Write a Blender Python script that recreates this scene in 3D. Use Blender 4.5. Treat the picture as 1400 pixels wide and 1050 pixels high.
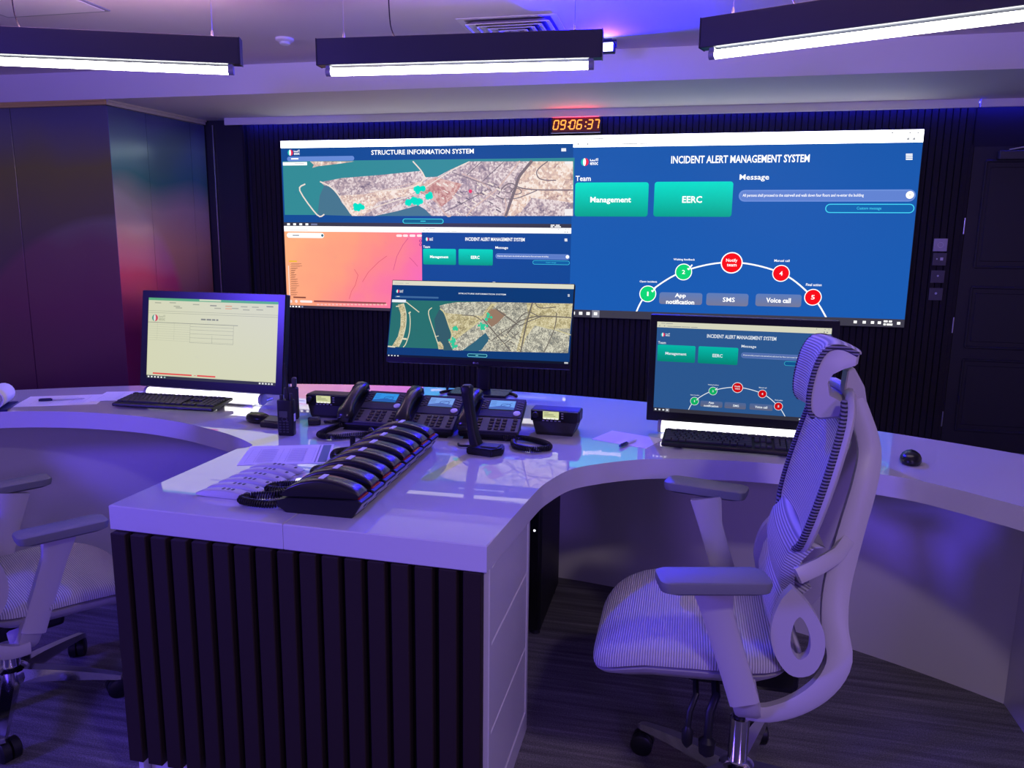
import bpy, bmesh, math, random
from mathutils import Vector, Matrix
random.seed(7)
PI = math.pi
for o in list(bpy.data.objects): bpy.data.objects.remove(o)
S = bpy.context.scene
COL = S.collection

# ------------------------------------------------------------------ camera
F = 1052.0
YAW, PITCH, ROLL = 0.21924681, 0.18008546, 0.01205965
CAM = Vector((0, 0, 1.43))
def cam_axes():
    f = Vector((-math.sin(YAW), math.cos(YAW), 0)); r = Vector((math.cos(YAW), math.sin(YAW), 0)); u = Vector((0, 0, 1))
    f2 = f*math.cos(PITCH) - u*math.sin(PITCH); u2 = u*math.cos(PITCH) + f*math.sin(PITCH)
    return r*math.cos(ROLL) + u2*math.sin(ROLL), u2*math.cos(ROLL) - r*math.sin(ROLL), f2
CR, CU, CF = cam_axes()
cd = bpy.data.cameras.new('camera'); cam = bpy.data.objects.new('camera', cd); COL.objects.link(cam)
cd.sensor_width = 36; cd.lens = 36*F/1400; cd.clip_start = 0.05
cam.matrix_world = Matrix(((CR.x, CU.x, -CF.x, CAM.x), (CR.y, CU.y, -CF.y, CAM.y), (CR.z, CU.z, -CF.z, CAM.z), (0, 0, 0, 1)))
S.camera = cam
def ray(px, py): return CR*((px-700)/F) + CU*((525-py)/F) + CF
def on_plane(px, py, p0, n):
    d = ray(px, py); return CAM + d*((p0-CAM).dot(n)/d.dot(n))

# ------------------------------------------------------------------ world, lights, exposure
S.view_settings.view_transform = 'Standard'; S.view_settings.look = 'None'
S.view_settings.gamma = 1; S.view_settings.exposure = 0.0; S.view_settings.use_curve_mapping = False
S.cycles.max_bounces = 7; S.cycles.diffuse_bounces = 4; S.cycles.glossy_bounces = 4; S.cycles.caustics_reflective = False; S.cycles.caustics_refractive = False
w = bpy.data.worlds.new('world'); S.world = w; w.use_nodes = True
bg = w.node_tree.nodes['Background']; bg.inputs[0].default_value = (0.36, 0.25, 0.52, 1); bg.inputs[1].default_value = 0.5
def area(name, loc, target, size, power, color, size_y=None):
    l = bpy.data.lights.new(name, 'AREA'); l.energy = power; l.color = color; l.size = size
    if size_y: l.shape = 'RECTANGLE'; l.size_y = size_y
    o = bpy.data.objects.new(name, l); COL.objects.link(o); o.location = loc
    o.rotation_euler = (Vector(target)-Vector(loc)).to_track_quat('-Z', 'Y').to_euler()
    return o
BLUE = (0.004, 0.001, 1.0)
area('blue_flood_lamp_rear_left', (-4.2, -1.2, 2.1), (-0.3, 2.2, 0.7), 0.5, 150, (0.11, 0.06, 1.0))
area('blue_flood_lamp_rear_right', (1.9, -2.0, 2.0), (0.3, 2.4, 0.6), 0.5, 42, (0.26, 0.13, 1.0))
area('blue_flood_lamp_beam', (-0.512, 4.69, 2.54), (-0.66, 2.4, 2.15), 0.05, 120, BLUE, 0.04)
area('ceiling_downlight_rear', (0.95, -0.1, 2.57), (0.95, 0.1, 0), 0.2, 17, (1.0, 0.80, 0.84))

# ------------------------------------------------------------------ helpers
MATS = {}
def lin(c): return tuple((x/12.92 if x <= 0.04045 else ((x+0.055)/1.055)**2.4) for x in c)
def rgb(r, g, b): return lin((r/255, g/255, b/255))
def mat(name, col, rough=0.5, metal=0.0, spec=0.5, emit=None, estr=1.0, coat=0.0, bump=None, alpha=None):
    if name in MATS: return MATS[name]
    m = bpy.data.materials.new(name); m.use_nodes = True; MATS[name] = m
    nt = m.node_tree; b = nt.nodes['Principled BSDF']
    b.inputs['Base Color'].default_value = (*col, 1); b.inputs['Roughness'].default_value = rough
    b.inputs['Metallic'].default_value = metal; b.inputs['Specular IOR Level'].default_value = spec
    b.inputs['Coat Weight'].default_value = coat
    if emit is not None:
        b.inputs['Emission Color'].default_value = (*emit, 1); b.inputs['Emission Strength'].default_value = estr
    # a fine procedural variation of the surface
    if bump is None: bump = (180, 0.03)
    if bump and emit is None:
        tc = nt.nodes.new('ShaderNodeTexCoord'); n = nt.nodes.new('ShaderNodeTexNoise'); n.inputs['Scale'].default_value = bump[0]
        bp = nt.nodes.new('ShaderNodeBump'); bp.inputs['Strength'].default_value = bump[1]; bp.inputs['Distance'].default_value = 0.002
        nt.links.new(tc.outputs['Object'], n.inputs['Vector']); nt.links.new(n.outputs['Fac'], bp.inputs['Height']); nt.links.new(bp.outputs['Normal'], b.inputs['Normal'])
    return m
def ramp(nt, stops):
    r = nt.nodes.new('ShaderNodeValToRGB'); e = r.color_ramp.elements
    while len(e) > 1: e.remove(e[-1])
    e[0].position = stops[0][0]; e[0].color = (*stops[0][1], 1)
    for p, c in stops[1:]:
        x = e.new(p); x.color = (*c, 1)
    return r
def mathn(nt, op, a, b=None, clamp=False):
    n = nt.nodes.new('ShaderNodeMath'); n.operation = op; n.use_clamp = clamp
    for i, v in enumerate((a, b)):
        if v is None: continue
        if isinstance(v, (int, float)): n.inputs[i].default_value = v
        else: nt.links.new(v, n.inputs[i])
    return n.outputs[0]
def smat(r, g, b, s=1.0):
    """colour shown by a screen"""
    return mat('screen_%d_%d_%d_%d' % (r, g, b, int(s*100)), (0.0, 0.0, 0.0), 0.35, spec=0.15, emit=rgb(r, g, b), estr=s)

M = {}
M['white_top'] = mat('white_solid_surface', (0.70, 0.70, 0.73), 0.02, spec=0.5, bump=False)
M['white_top'].node_tree.nodes['Principled BSDF'].inputs['Coat Weight'].default_value = 0.8
M['white_top'].node_tree.nodes['Principled BSDF'].inputs['Coat Roughness'].default_value = 0.01
M['white_top'].node_tree.nodes['Principled BSDF'].inputs['Coat IOR'].default_value = 1.75
M['white_panel'] = mat('white_lacquer_panel', (0.74, 0.73, 0.75), 0.22, bump=(8, 0.02))
M['dark_slat'] = mat('dark_walnut_slat', (0.024, 0.015, 0.014), 0.6, spec=0.3, bump=(60, 0.15))
M['dark_back'] = mat('black_slat_backing', (0.006, 0.006, 0.008), 0.7)
M['wall_slat'] = mat('black_oak_wall_slat', (0.013, 0.011, 0.015), 0.65, spec=0.25, bump=(60, 0.15))
M['ceiling'] = mat('painted_plaster', (0.74, 0.66, 0.70), 0.8, bump=(40, 0.05))
M['soffit'] = mat('painted_soffit', (0.82, 0.77, 0.78), 0.75, bump=(40, 0.05))
M['black'] = mat('black_plastic', (0.009, 0.009, 0.011), 0.42, spec=0.35)
M['black_gloss'] = mat('black_gloss_plastic', (0.008, 0.008, 0.010), 0.25, spec=0.35, bump=False)
M['black_matte'] = mat('black_matte_plastic', (0.016, 0.016, 0.018), 0.6)
M['charcoal'] = mat('charcoal_plastic', (0.05, 0.05, 0.055), 0.42)
M['handset'] = mat('glossy_handset_shell', (0.012, 0.011, 0.012), 0.26, spec=0.6, bump=False)
M['key'] = mat('grey_black_key', (0.045, 0.045, 0.05), 0.5)
M['fixture'] = mat('black_fixture_metal', (0.02, 0.022, 0.028), 0.45)
M['white_plastic'] = mat('white_chair_plastic', (0.50, 0.48, 0.50), 0.42)
M['arm_pad'] = mat('grey_soft_arm_pad', (0.17, 0.18, 0.20), 0.55)
M['chrome'] = mat('chrome', (0.75, 0.75, 0.78), 0.12, metal=1.0)
M['steel'] = mat('brushed_steel', (0.5, 0.5, 0.53), 0.3, metal=1.0)
M['grey_plastic'] = mat('grey_plastic', (0.30, 0.30, 0.33), 0.4)
M['light_plastic'] = mat('off_white_plastic', (0.70, 0.70, 0.74), 0.35)
M['paper'] = mat('white_paper', (0.78, 0.78, 0.80), 0.85, bump=(30, 0.03))
M['ink'] = mat('grey_ink', (0.30, 0.30, 0.36), 0.8)
M['navy'] = mat('navy_plastic', (0.01, 0.012, 0.10), 0.3)
M['door'] = mat('black_stained_door', (0.010, 0.010, 0.016), 0.45, bump=(60, 0.1))
M['brass'] = mat('gilded_moulding', (0.72, 0.50, 0.20), 0.3, metal=0.4)
M['switch'] = mat('anthracite_switch_plate', (0.075, 0.07, 0.085), 0.4)
M['switch_light'] = mat('silver_switch_plate', (0.42, 0.40, 0.45), 0.35)
M['tube'] = mat('lit_tube', (0.9, 0.9, 0.9), 0.4, emit=(1.0, 1.0, 0.96), estr=16.0)
M['bar_light'] = mat('lit_light_bar', (0.9, 0.9, 0.9), 0.4, emit=(1.0, 0.98, 0.93), estr=2.2)
M['blue_led'] = mat('blue_led_strip', (0.1, 0.1, 0.3), 0.4, emit=(0.02, 0.02, 1.0), estr=45.0)
M['flood_lens'] = mat('lit_flood_lens', (0.8, 0.8, 0.9), 0.3, emit=(0.75, 0.75, 1.0), estr=6.0)
M['led_white'] = mat('small_white_led', (0.8, 0.8, 0.8), 0.3, emit=(0.9, 0.9, 1.0), estr=3.0)
M['clock_face'] = mat('dark_red_clock_face', (0.03, 0.003, 0.004), 0.25, emit=(0.09, 0.004, 0.004), estr=0.6)
M['clock_digit'] = mat('orange_clock_digit', (0.2, 0.05, 0.0), 0.4, emit=(1.0, 0.36, 0.05), estr=1.6)
M['red_translucent'] = mat('red_translucent_plastic', (0.25, 0.006, 0.01), 0.2, emit=(0.6, 0.01, 0.02), estr=0.05)

def fabric(name, axis, pitch, c1, c2):
    m = bpy.data.materials.new(name); m.use_nodes = True; nt = m.node_tree; b = nt.nodes['Principled BSDF']
    b.inputs['Roughness'].default_value = 0.75
    tc = nt.nodes.new('ShaderNodeTexCoord'); wv = nt.nodes.new('ShaderNodeTexWave'); wv.wave_type = 'BANDS'; wv.bands_direction = axis
    wv.inputs['Scale'].default_value = 2*PI/(20*pitch); wv.inputs['Distortion'].default_value = 0.0
    nt.links.new(tc.outputs['Object'], wv.inputs['Vector'])
    r = ramp(nt, [(0.2, c1), (0.75, c2)]); nt.links.new(wv.outputs['Fac'], r.inputs['Fac']); nt.links.new(r.outputs['Color'], b.inputs['Base Color'])
    bp = nt.nodes.new('ShaderNodeBump'); bp.inputs['Strength'].default_value = 0.5; bp.inputs['Distance'].default_value = 0.003
    nt.links.new(wv.outputs['Fac'], bp.inputs['Height']); nt.links.new(bp.outputs['Normal'], b.inputs['Normal'])
    return m
M['mesh_seat'] = fabric('ribbed_mesh_seat', 'X', 0.0058, (0.30, 0.29, 0.32), (0.58, 0.57, 0.60))
M['mesh_back'] = fabric('ribbed_mesh_back', 'Z', 0.0058, (0.28, 0.27, 0.31), (0.62, 0.61, 0.65))
M['mesh_pipe'] = fabric('ribbed_piping', 'Z', 0.0070, (0.012, 0.012, 0.03), (0.22, 0.21, 0.30))

def carpet():
    m = bpy.data.materials.new('streaked_carpet'); m.use_nodes = True; nt = m.node_tree; b = nt.nodes['Principled BSDF']
    b.inputs['Roughness'].default_value = 0.95; b.inputs['Specular IOR Level'].default_value = 0.1
    tc = nt.nodes.new('ShaderNodeTexCoord'); mp = nt.nodes.new('ShaderNodeMapping'); mp.inputs['Scale'].default_value = (1.3, 26, 1)
    mp.inputs['Rotation'].default_value = (0, 0, 0.06)
    nt.links.new(tc.outputs['Object'], mp.inputs['Vector'])
    n = nt.nodes.new('ShaderNodeTexNoise'); n.inputs['Scale'].default_value = 1.6; n.inputs['Detail'].default_value = 5; nt.links.new(mp.outputs['Vector'], n.inputs['Vector'])
    n2 = nt.nodes.new('ShaderNodeTexNoise'); n2.inputs['Scale'].default_value = 260; nt.links.new(tc.outputs['Object'], n2.inputs['Vector'])
    s = mathn(nt, 'ADD', n.outputs['Fac'], mathn(nt, 'MULTIPLY', mathn(nt, 'SUBTRACT', n2.outputs['Fac'], 0.5), 0.9))
    r = ramp(nt, [(0.25, (0.09, 0.088, 0.092)), (0.55, (0.17, 0.165, 0.17)), (0.85, (0.32, 0.31, 0.315))]); nt.links.new(s, r.inputs['Fac'])
    nt.links.new(r.outputs['Color'], b.inputs['Base Color'])
    bp = nt.nodes.new('ShaderNodeBump'); bp.inputs['Strength'].default_value = 0.6; bp.inputs['Distance'].default_value = 0.004
    nt.links.new(s, bp.inputs['Height']); nt.links.new(bp.outputs['Normal'], b.inputs['Normal'])
    return m
M['carpet'] = carpet()

def print_reflection_mat(name, stops_a, stops_b, ctr, rad, axis):
    """glossy printed cladding: soft print colours with reflected light painted in, parted by a sweeping arc"""
    m = bpy.data.materials.new(name); m.use_nodes = True; nt = m.node_tree; b = nt.nodes['Principled BSDF']
    b.inputs['Roughness'].default_value = 0.22; b.inputs['Metallic'].default_value = 0.15
    tc = nt.nodes.new('ShaderNodeTexCoord'); sp = nt.nodes.new('ShaderNodeSeparateXYZ'); nt.links.new(tc.outputs['Object'], sp.inputs[0])
    a = sp.outputs[axis]; z = sp.outputs[2]
    n = nt.nodes.new('ShaderNodeTexNoise'); n.inputs['Scale'].default_value = 0.9; nt.links.new(tc.outputs['Object'], n.inputs['Vector'])
    t = mathn(nt, 'ADD', mathn(nt, 'DIVIDE', z, 2.4), mathn(nt, 'MULTIPLY', mathn(nt, 'SUBTRACT', n.outputs['Fac'], 0.5), 0.25))
    stops_a = [(p, tuple(min(0.8, 1.9*q) for q in c)) for p, c in stops_a]; stops_b = [(p, tuple(min(0.8, 1.9*q) for q in c)) for p, c in stops_b]
    ra = ramp(nt, stops_a); rb = ramp(nt, stops_b); nt.links.new(t, ra.inputs['Fac']); nt.links.new(t, rb.inputs['Fac'])
    da = mathn(nt, 'POWER', mathn(nt, 'SUBTRACT', a, ctr[0]), 2.0); dz = mathn(nt, 'POWER', mathn(nt, 'SUBTRACT', z, ctr[1]), 2.0)
    d = mathn(nt, 'SQRT', mathn(nt, 'ADD', da, dz))
    k = mathn(nt, 'MULTIPLY', mathn(nt, 'SUBTRACT', d, rad), 14.0, True)
    mx = nt.nodes.new('ShaderNodeMix'); mx.data_type = 'RGBA'
    nt.links.new(k, mx.inputs['Factor']); nt.links.new(ra.outputs['Color'], mx.inputs[6]); nt.links.new(rb.outputs['Color'], mx.inputs[7])
    nt.links.new(mx.outputs[2], b.inputs['Base Color'])
    return m

# --- mesh building
def BM(): return bmesh.new()
def face(bm, vs, mi=0):
    try: f = bm.faces.new(vs); f.material_index = mi; return f
    except ValueError: return None
def box(bm, c, s, rot=None, bevel=0.0, seg=1, mi=0):
    hx, hy, hz = s[0]/2, s[1]/2, s[2]/2; c = Vector(c)
    vs = []
    for x, y, z in ((-hx,-hy,-hz),(hx,-hy,-hz),(hx,hy,-hz),(-hx,hy,-hz),(-hx,-hy,hz),(hx,-hy,hz),(hx,hy,hz),(-hx,hy,hz)):
        v = Vector((x, y, z))
        if rot is not None: v = rot @ v
        vs.append(bm.verts.new(c+v))
    fs = [face(bm, [vs[i] for i in q], mi) for q in ((0,3,2,1),(4,5,6,7),(0,1,5,4),(1,2,6,5),(2,3,7,6),(3,0,4,7))]
    if bevel:
        es = list({e for f in fs for e in f.edges})
        bmesh.ops.bevel(bm, geom=es, offset=bevel, segments=seg, profile=0.5, affect='EDGES')
def rings(bm, rs, cap0=True, cap1=True, closed=True, mi=0):
    R = [[bm.verts.new(Vector(p)) for p in r] for r in rs]
    n = len(R[0])
    for a, b in zip(R, R[1:]):
        for i in range(n if closed else n-1):
            j = (i+1) % n; face(bm, [a[i], a[j], b[j], b[i]], mi)
    if cap0: face(bm, R[0][::-1], mi)
    if cap1: face(bm, R[-1], mi)
    return R
def tube(bm, pts, r, n=8, closed=False, squash=None, mi=0):
    pts = [Vector(p) for p in pts]; m = len(pts)
    rr = r if isinstance(r, (list, tuple)) else [r]*m
    T = []
    for i in range(m):
        a = pts[(i-1) % m] if (closed or i > 0) else pts[i]; b = pts[(i+1) % m] if (closed or i < m-1) else pts[i]
        T.append((b-a).normalized())
    ref = Vector((0, 0, 1)) if abs(T[0].z) < 0.9 else Vector((1, 0, 0))
    nrm = (ref - T[0]*ref.dot(T[0])).normalized(); out = []
    for i in range(m):
        nrm = (nrm - T[i]*nrm.dot(T[i])).normalized(); bi = T[i].cross(nrm)
        sa, sb = squash if squash else (1, 1)
        out.append([pts[i] + nrm*(math.cos(2*PI*k/n)*rr[i]*sa) + bi*(math.sin(2*PI*k/n)*rr[i]*sb) for k in range(n)])
    if closed: out.append(out[0])
    rings(bm, out, not closed, not closed, mi=mi)
    if closed: bmesh.ops.remove_doubles(bm, verts=bm.verts, dist=1e-6)
def flatbar(bm, pts, wid, thick, side):
    """bar swept along pts with width wid (in the plane of the path) and thickness thick along side"""
    pts = [Vector(p) for p in pts]; m = len(pts); out = []
    W = wid if isinstance(wid, (list, tuple)) else [wid]*m; TH = thick if isinstance(thick, (list, tuple)) else [thick]*m
    for i in range(m):
        t = (pts[min(i+1, m-1)]-pts[max(i-1, 0)]).normalized(); s = (Vector(side)-t*Vector(side).dot(t)).normalized(); u = t.cross(s)
        a, b = W[i]/2, TH[i]/2; k = 0.72
        out.append([pts[i]+u*x+s*y for x, y in ((a,b*k),(a*k,b),(-a*k,b),(-a,b*k),(-a,-b*k),(-a*k,-b),(a*k,-b),(a,-b*k))])
    rings(bm, out)
def lathe(bm, prof, n=20, org=(0,0,0), rot=None, mi=0):
    out = []
    for r, z in prof:
        ring = []
        for k in range(n):
            v = Vector((r*math.cos(2*PI*k/n), r*math.sin(2*PI*k/n), z))
            if rot is not None: v = rot @ v
            ring.append(Vector(org)+v)
        out.append(ring)
    rings(bm, out, mi=mi)
def prism(bm, pts, vec, mi=0):
    pts = [Vector(p) for p in pts]; vec = Vector(vec)
    rings(bm, [pts, [p+vec for p in pts]], mi=mi)
def rrect(w, h, r, n=5):
    out = []
    for cx, cy, a0 in ((w/2-r, h/2-r, 0), (-w/2+r, h/2-r, 90), (-w/2+r, -h/2+r, 180), (w/2-r, -h/2+r, 270)):
        for k in range(n+1):
            a = math.radians(a0+90*k/n); out.append((cx+r*math.cos(a), cy+r*math.sin(a)))
    return out
def catmull(p, n=6):
    p = [Vector(q) for q in p]; out = []
    for i in range(len(p)-1):
        a = p[max(i-1, 0)]; b = p[i]; c = p[i+1]; d = p[min(i+2, len(p)-1)]
        for k in range(n):
            t = k/n
            out.append(0.5*((2*b)+(c-a)*t+(2*a-5*b+4*c-d)*t*t+(3*b-a-3*c+d)*t**3))
    out.append(p[-1]); return out
def link(name, me, parent=None):
    o = bpy.data.objects.new(name, me); COL.objects.link(o)
    if parent is not None: o.parent = parent
    return o
def mesh_of(name, bm, mats, smooth=None, bevel_norm=True):
    bmesh.ops.recalc_face_normals(bm, faces=bm.faces) if bevel_norm else None
    me = bpy.data.meshes.new(name); bm.to_mesh(me); bm.free()
    for m in (mats if isinstance(mats, (list, tuple)) else [mats]): me.materials.append(m)
    if smooth is not None:
        me.shade_smooth(); me.set_sharp_from_angle(angle=math.radians(smooth))
    return me
def obj(name, bm, mats, parent=None, smooth=None, loc=None, rot=None, label=None):
    o = link(name, mesh_of(name, bm, mats, smooth), parent)
    if loc is not None: o.location = loc
    if rot is not None: o.rotation_euler = rot
    if label: o['label'] = label
    return o
def tag(o, label, cat, group=None, kind=None):
    o['label'] = label
    if cat: o['category'] = cat
    if group: o['group'] = group
    if kind: o['kind'] = kind
    return o
def thing(name, label, cat, loc=(0,0,0), rz=0, group=None):
    o = bpy.data.objects.new(name, None); COL.objects.link(o); o.empty_display_size = 0.05
    o.location = loc; o.rotation_euler = (0, 0, rz); return tag(o, label, cat, group)
def struct(name, bm, mats, label, parent=None, smooth=None):
    o = obj(name, bm, mats, parent, smooth)
    if parent is None: o['kind'] = 'structure'; o['label'] = label
    return o
def copy_tree(o, parent=None):
    c = o.copy(); COL.objects.link(c); c.parent = parent
    for ch in list(o.children):
        copy_tree(ch, c)
    return c
def RX(a): return Matrix.Rotation(a, 3, 'X')
def RY(a): return Matrix.Rotation(a, 3, 'Y')
def RZ(a): return Matrix.Rotation(a, 3, 'Z')

# ------------------------------------------------------------------ room shell
DW = 5.969                    # distance of the wall that carries the video wall
ZC, ZS, YS = 2.60, 2.41, 4.97 # ceiling, soffit, front of the soffit
bm = BM(); box(bm, (-1, 1.5, -0.05), (11, 11, 0.1)); struct('floor', bm, M['carpet'], 'dark grey carpet floor with streaked weave')
bm = BM(); box(bm, (-1, 1.2, ZC+0.05), (11, 7.6, 0.1)); struct('ceiling', bm, M['ceiling'], 'painted ceiling above the pendant lights')
bm = BM(); box(bm, (-1, (YS+6.4)/2, (ZS+ZC+0.1)/2), (11, 6.4-YS, ZC+0.1-ZS)); struct('trim_1', bm, M['soffit'], 'lowered plaster soffit along the video wall')
# fascia strips that hide the blue strip light at the top of the slatted wall
bm = BM(); box(bm, (-0.955, 5.885, 2.383), (5.57, 0.02, 0.055), bevel=0.002); struct('trim_2', bm, M['soffit'], 'plaster fascia strip above the video wall')
bm = BM(); box(bm, (2.93, 5.905, 2.385), (2.17, 0.02, 0.051), bevel=0.002); struct('trim_3', bm, M['soffit'], 'plaster fascia strip above the door')
strip = thing('led_strip', 'blue LED strip glowing along the top of the slatted wall', 'strip light', (0, 0, 0))
bm = BM(); box(bm, (0.1, 5.925, 2.395), (7.4, 0.012, 0.008)); obj('diffuser', bm, M['blue_led'], strip)
bm = BM(); box(bm, (0.1, 5.925, 2.4045), (7.4, 0.016, 0.011)); obj('channel', bm, M['grey_plastic'], strip)
# slatted wall
bm = BM(); box(bm, (-0.86, DW+0.045, 1.205), (5.43, 0.05, 2.41)); wallb = struct('wall_back', bm, M['dark_back'], 'dark wall of thin vertical slats behind the video wall')
bm = BM(); box(bm, (0, 0, 0), (0.0395, 0.022, 2.40), bevel=0.003); sl = mesh_of('slat', bm, M['wall_slat'])
x = -3.575+0.022; k = 0
while x < 1.82:
    o = link('slat', sl, wallb); o.location = (x, DW+0.009, 1.205); x += 0.044; k += 1
bm = BM(); box(bm, (-3.80, DW+0.04, 1.205), (0.44, 0.06, 2.41)); struct('wall_return', bm, M['door'], 'flat dark return panel between slats and printed cladding')
bm = BM(); box(bm, (-3.612, DW-0.012, 1.19), (0.022, 0.045, 2.38), bevel=0.003); struct('trim_4', bm, M['wall_slat'], 'upright edge trim at the left end of the slats')
bm = BM(); box(bm, (-3.905, DW-0.002, 1.19), (0.008, 0.014, 2.36)); struct('trim_5', bm, M['steel'], 'thin metal joint strip on the dark return panel')
# door side of the wall
bm = BM(); box(bm, (2.95, DW+0.05, 2.2625), (2.2, 0.06, 0.295)); box(bm, (1.84, DW+0.035, 1.065), (0.03, 0.07, 2.13)); box(bm, (3.6, DW+0.05, 1.065), (0.9, 0.06, 2.13))
struct('wall_right', bm, M['wall_slat'], 'black wall surrounding the door')
dr = thing('door_1', 'black panelled door to the right of the switches', None, (1.857, DW+0.03, 0)); dr['kind'] = 'structure'
bm = BM(); box(bm, (0.48, 0, 1.06), (0.95, 0.04, 2.11)); obj('leaf', bm, M['door'], dr)
for z0, z1 in ((1.31, 2.02), (0.75, 1.17), (0.15, 0.66)):
    bm = BM()
    for (a, b, c, d) in ((0.09, z0, 0.87, z0), (0.09, z1, 0.87, z1)): box(bm, (0.48, -0.024, b), (0.79, 0.014, 0.016), bevel=0.004)
    for xx in (0.09, 0.87): box(bm, (xx, -0.024, (z0+z1)/2), (0.016, 0.014, z1-z0), bevel=0.004)
    box(bm, (0.48, -0.021, (z0+z1)/2), (0.72, 0.006, z1-z0-0.08), bevel=0.003)
    obj('panel_moulding', bm, M['door'], dr)
for zc in (1.588, 0.903, 0.225):
    bm = BM(); lathe(bm, [(0.0055, -0.055), (0.0055, 0.055)], 10, (-0.004, -0.028, zc)); obj('hinge', bm, M['steel'], dr, 40, label='steel hinge barrel')
cl = thing('door_closer', 'grey door closer box with bent arm at the top of the black door', 'door closer', (2.035, DW-0.02, 2.055))
bm = BM(); box(bm, (0.1, 0, 0), (0.26, 0.05, 0.058), bevel=0.005); obj('body', bm, M['charcoal'], cl)
bm = BM(); tube(bm, [(0.03, -0.01, 0.035), (0.16, -0.16, 0.05), (0.30, -0.02, 0.085)], 0.006, 6); obj('arm', bm, M['steel'], cl, 40)
# switch plates
for (zc, big, lab, mk) in ((1.458, 1, 'silver touch switch plate at the top of the column by the door', 'ring'), (1.36, 0, 'dark switch plate with two marks below the silver one', 'two'),
                      (1.240, 0, 'dark switch plate third down beside the door', 'one'), (1.118, 0, 'lowest dark switch plate beside the door', 'dot')):
    t = thing('switch_plate', lab, 'switch', (1.716+(-0.004 if big else 0.0), DW-0.006, zc), 0, 'switch plates beside the door')
    bm = BM(); box(bm, (0, -0.004, 0), (0.088, 0.009, 0.088), bevel=0.003, seg=2); obj('plate', bm, M['switch_light'] if big else M['switch'], t)
    bm = BM()
    if mk == 'ring': tube(bm, [(0.018*math.cos(i*PI/8), -0.0095, 0.018*math.sin(i*PI/8)) for i in range(16)], 0.0022, 5, True)
    elif mk == 'two': box(bm, (-0.018, -0.010, 0.002), (0.008, 0.003, 0.010)); box(bm, (0.012, -0.010, 0.002), (0.018, 0.003, 0.020))
    else: lathe(bm, [(0.009 if mk == 'dot' else 0.007, -0.002), (0.006, 0.002)], 12, (0, -0.010, 0.005), RX(PI/2))
    obj('button', bm, M['light_plastic'], t)

# printed cladding box at the left, room reflections blended into its print colours
PL = print_reflection_mat('print_reflection_front', [(0.0, (0.03, 0.006, 0.03)), (0.38, (0.10, 0.02, 0.06)), (0.55, (0.12, 0.05, 0.07)), (0.66, (0.13, 0.12, 0.10)), (0.80, (0.17, 0.16, 0.035)), (0.95, (0.09, 0.08, 0.14))],
               [(0.0, (0.02, 0.004, 0.02)), (0.4, (0.06, 0.02, 0.06)), (0.6, (0.08, 0.06, 0.05)), (0.8, (0.11, 0.10, 0.03)), (0.95, (0.07, 0.07, 0.12))], (-4.1, 0.0), 1.55, 0)
PR = print_reflection_mat('print_reflection_side', [(0.30, (0.10, 0.01, 0.05)), (0.47, (0.42, 0.06, 0.13)), (0.53, (0.48, 0.17, 0.23)), (0.62, (0.40, 0.26, 0.25)), (0.75, (0.24, 0.25, 0.26)), (0.87, (0.14, 0.21, 0.23)), (0.97, (0.10, 0.11, 0.24))],
               [(0.35, (0.12, 0.03, 0.06)), (0.55, (0.42, 0.22, 0.15)), (0.68, (0.33, 0.24, 0.22)), (0.78, (0.05, 0.15, 0.15)), (0.88, (0.10, 0.18, 0.20)), (0.97, (0.05, 0.06, 0.18))], (4.55, 0.85), 1.02, 1)
wl = thing('wall_left', 'glossy printed cladding box in the left corner', None); wl['kind'] = 'structure'
for a, b in ((-7.0, -4.955), (-4.95, -4.118)):
    bm = BM(); box(bm, ((a+b)/2, 5.03, 1.19), (b-a, 0.05, 2.37), bevel=0.002); obj('panel', bm, PL, wl)
A, B = Vector((-4.115, 5.005, 0)), Vector((-3.985, 5.965, 0))
dv = (B-A); ln = dv.length; dvn = dv.normalized(); nr = Vector((dvn.y, -dvn.x, 0))
for s0, s1 in ((0.0, 0.345), (0.348, 0.80), (0.803, ln)):
    p, q = A+dvn*s0, A+dvn*s1
    bm = BM(); prism(bm, [p, q, q-nr*0.04, p-nr*0.04], (0, 0, 2.37)); obj('panel', bm, PR, wl)
bm = BM()
for (dz, dy, hh) in ((2.388, 0.018, 0.028), (2.402, 0.03, 0.014)):
    box(bm, (-5.55, 5.005-dy/2+0.005, dz), (2.9, 0.04+dy, hh), bevel=0.004)
obj('cornice', bm, M['brass'], wl, label='gilded cornice moulding')
bm = BM()
for (dz, ox, hh) in ((2.388, 0.018, 0.028), (2.402, 0.03, 0.014)):
    prism(bm, [A+nr*ox+Vector((0, -0.02, dz-hh/2)), B+nr*ox+Vector((0, 0, dz-hh/2)), B-nr*0.02+Vector((0, 0, dz-hh/2)), A-nr*0.02+Vector((0, -0.02, dz-hh/2))], (0, 0, hh))
obj('cornice', bm, mat('pale_moulding', (0.62, 0.52, 0.52), 0.35), wl, label='pale cornice moulding')

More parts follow.
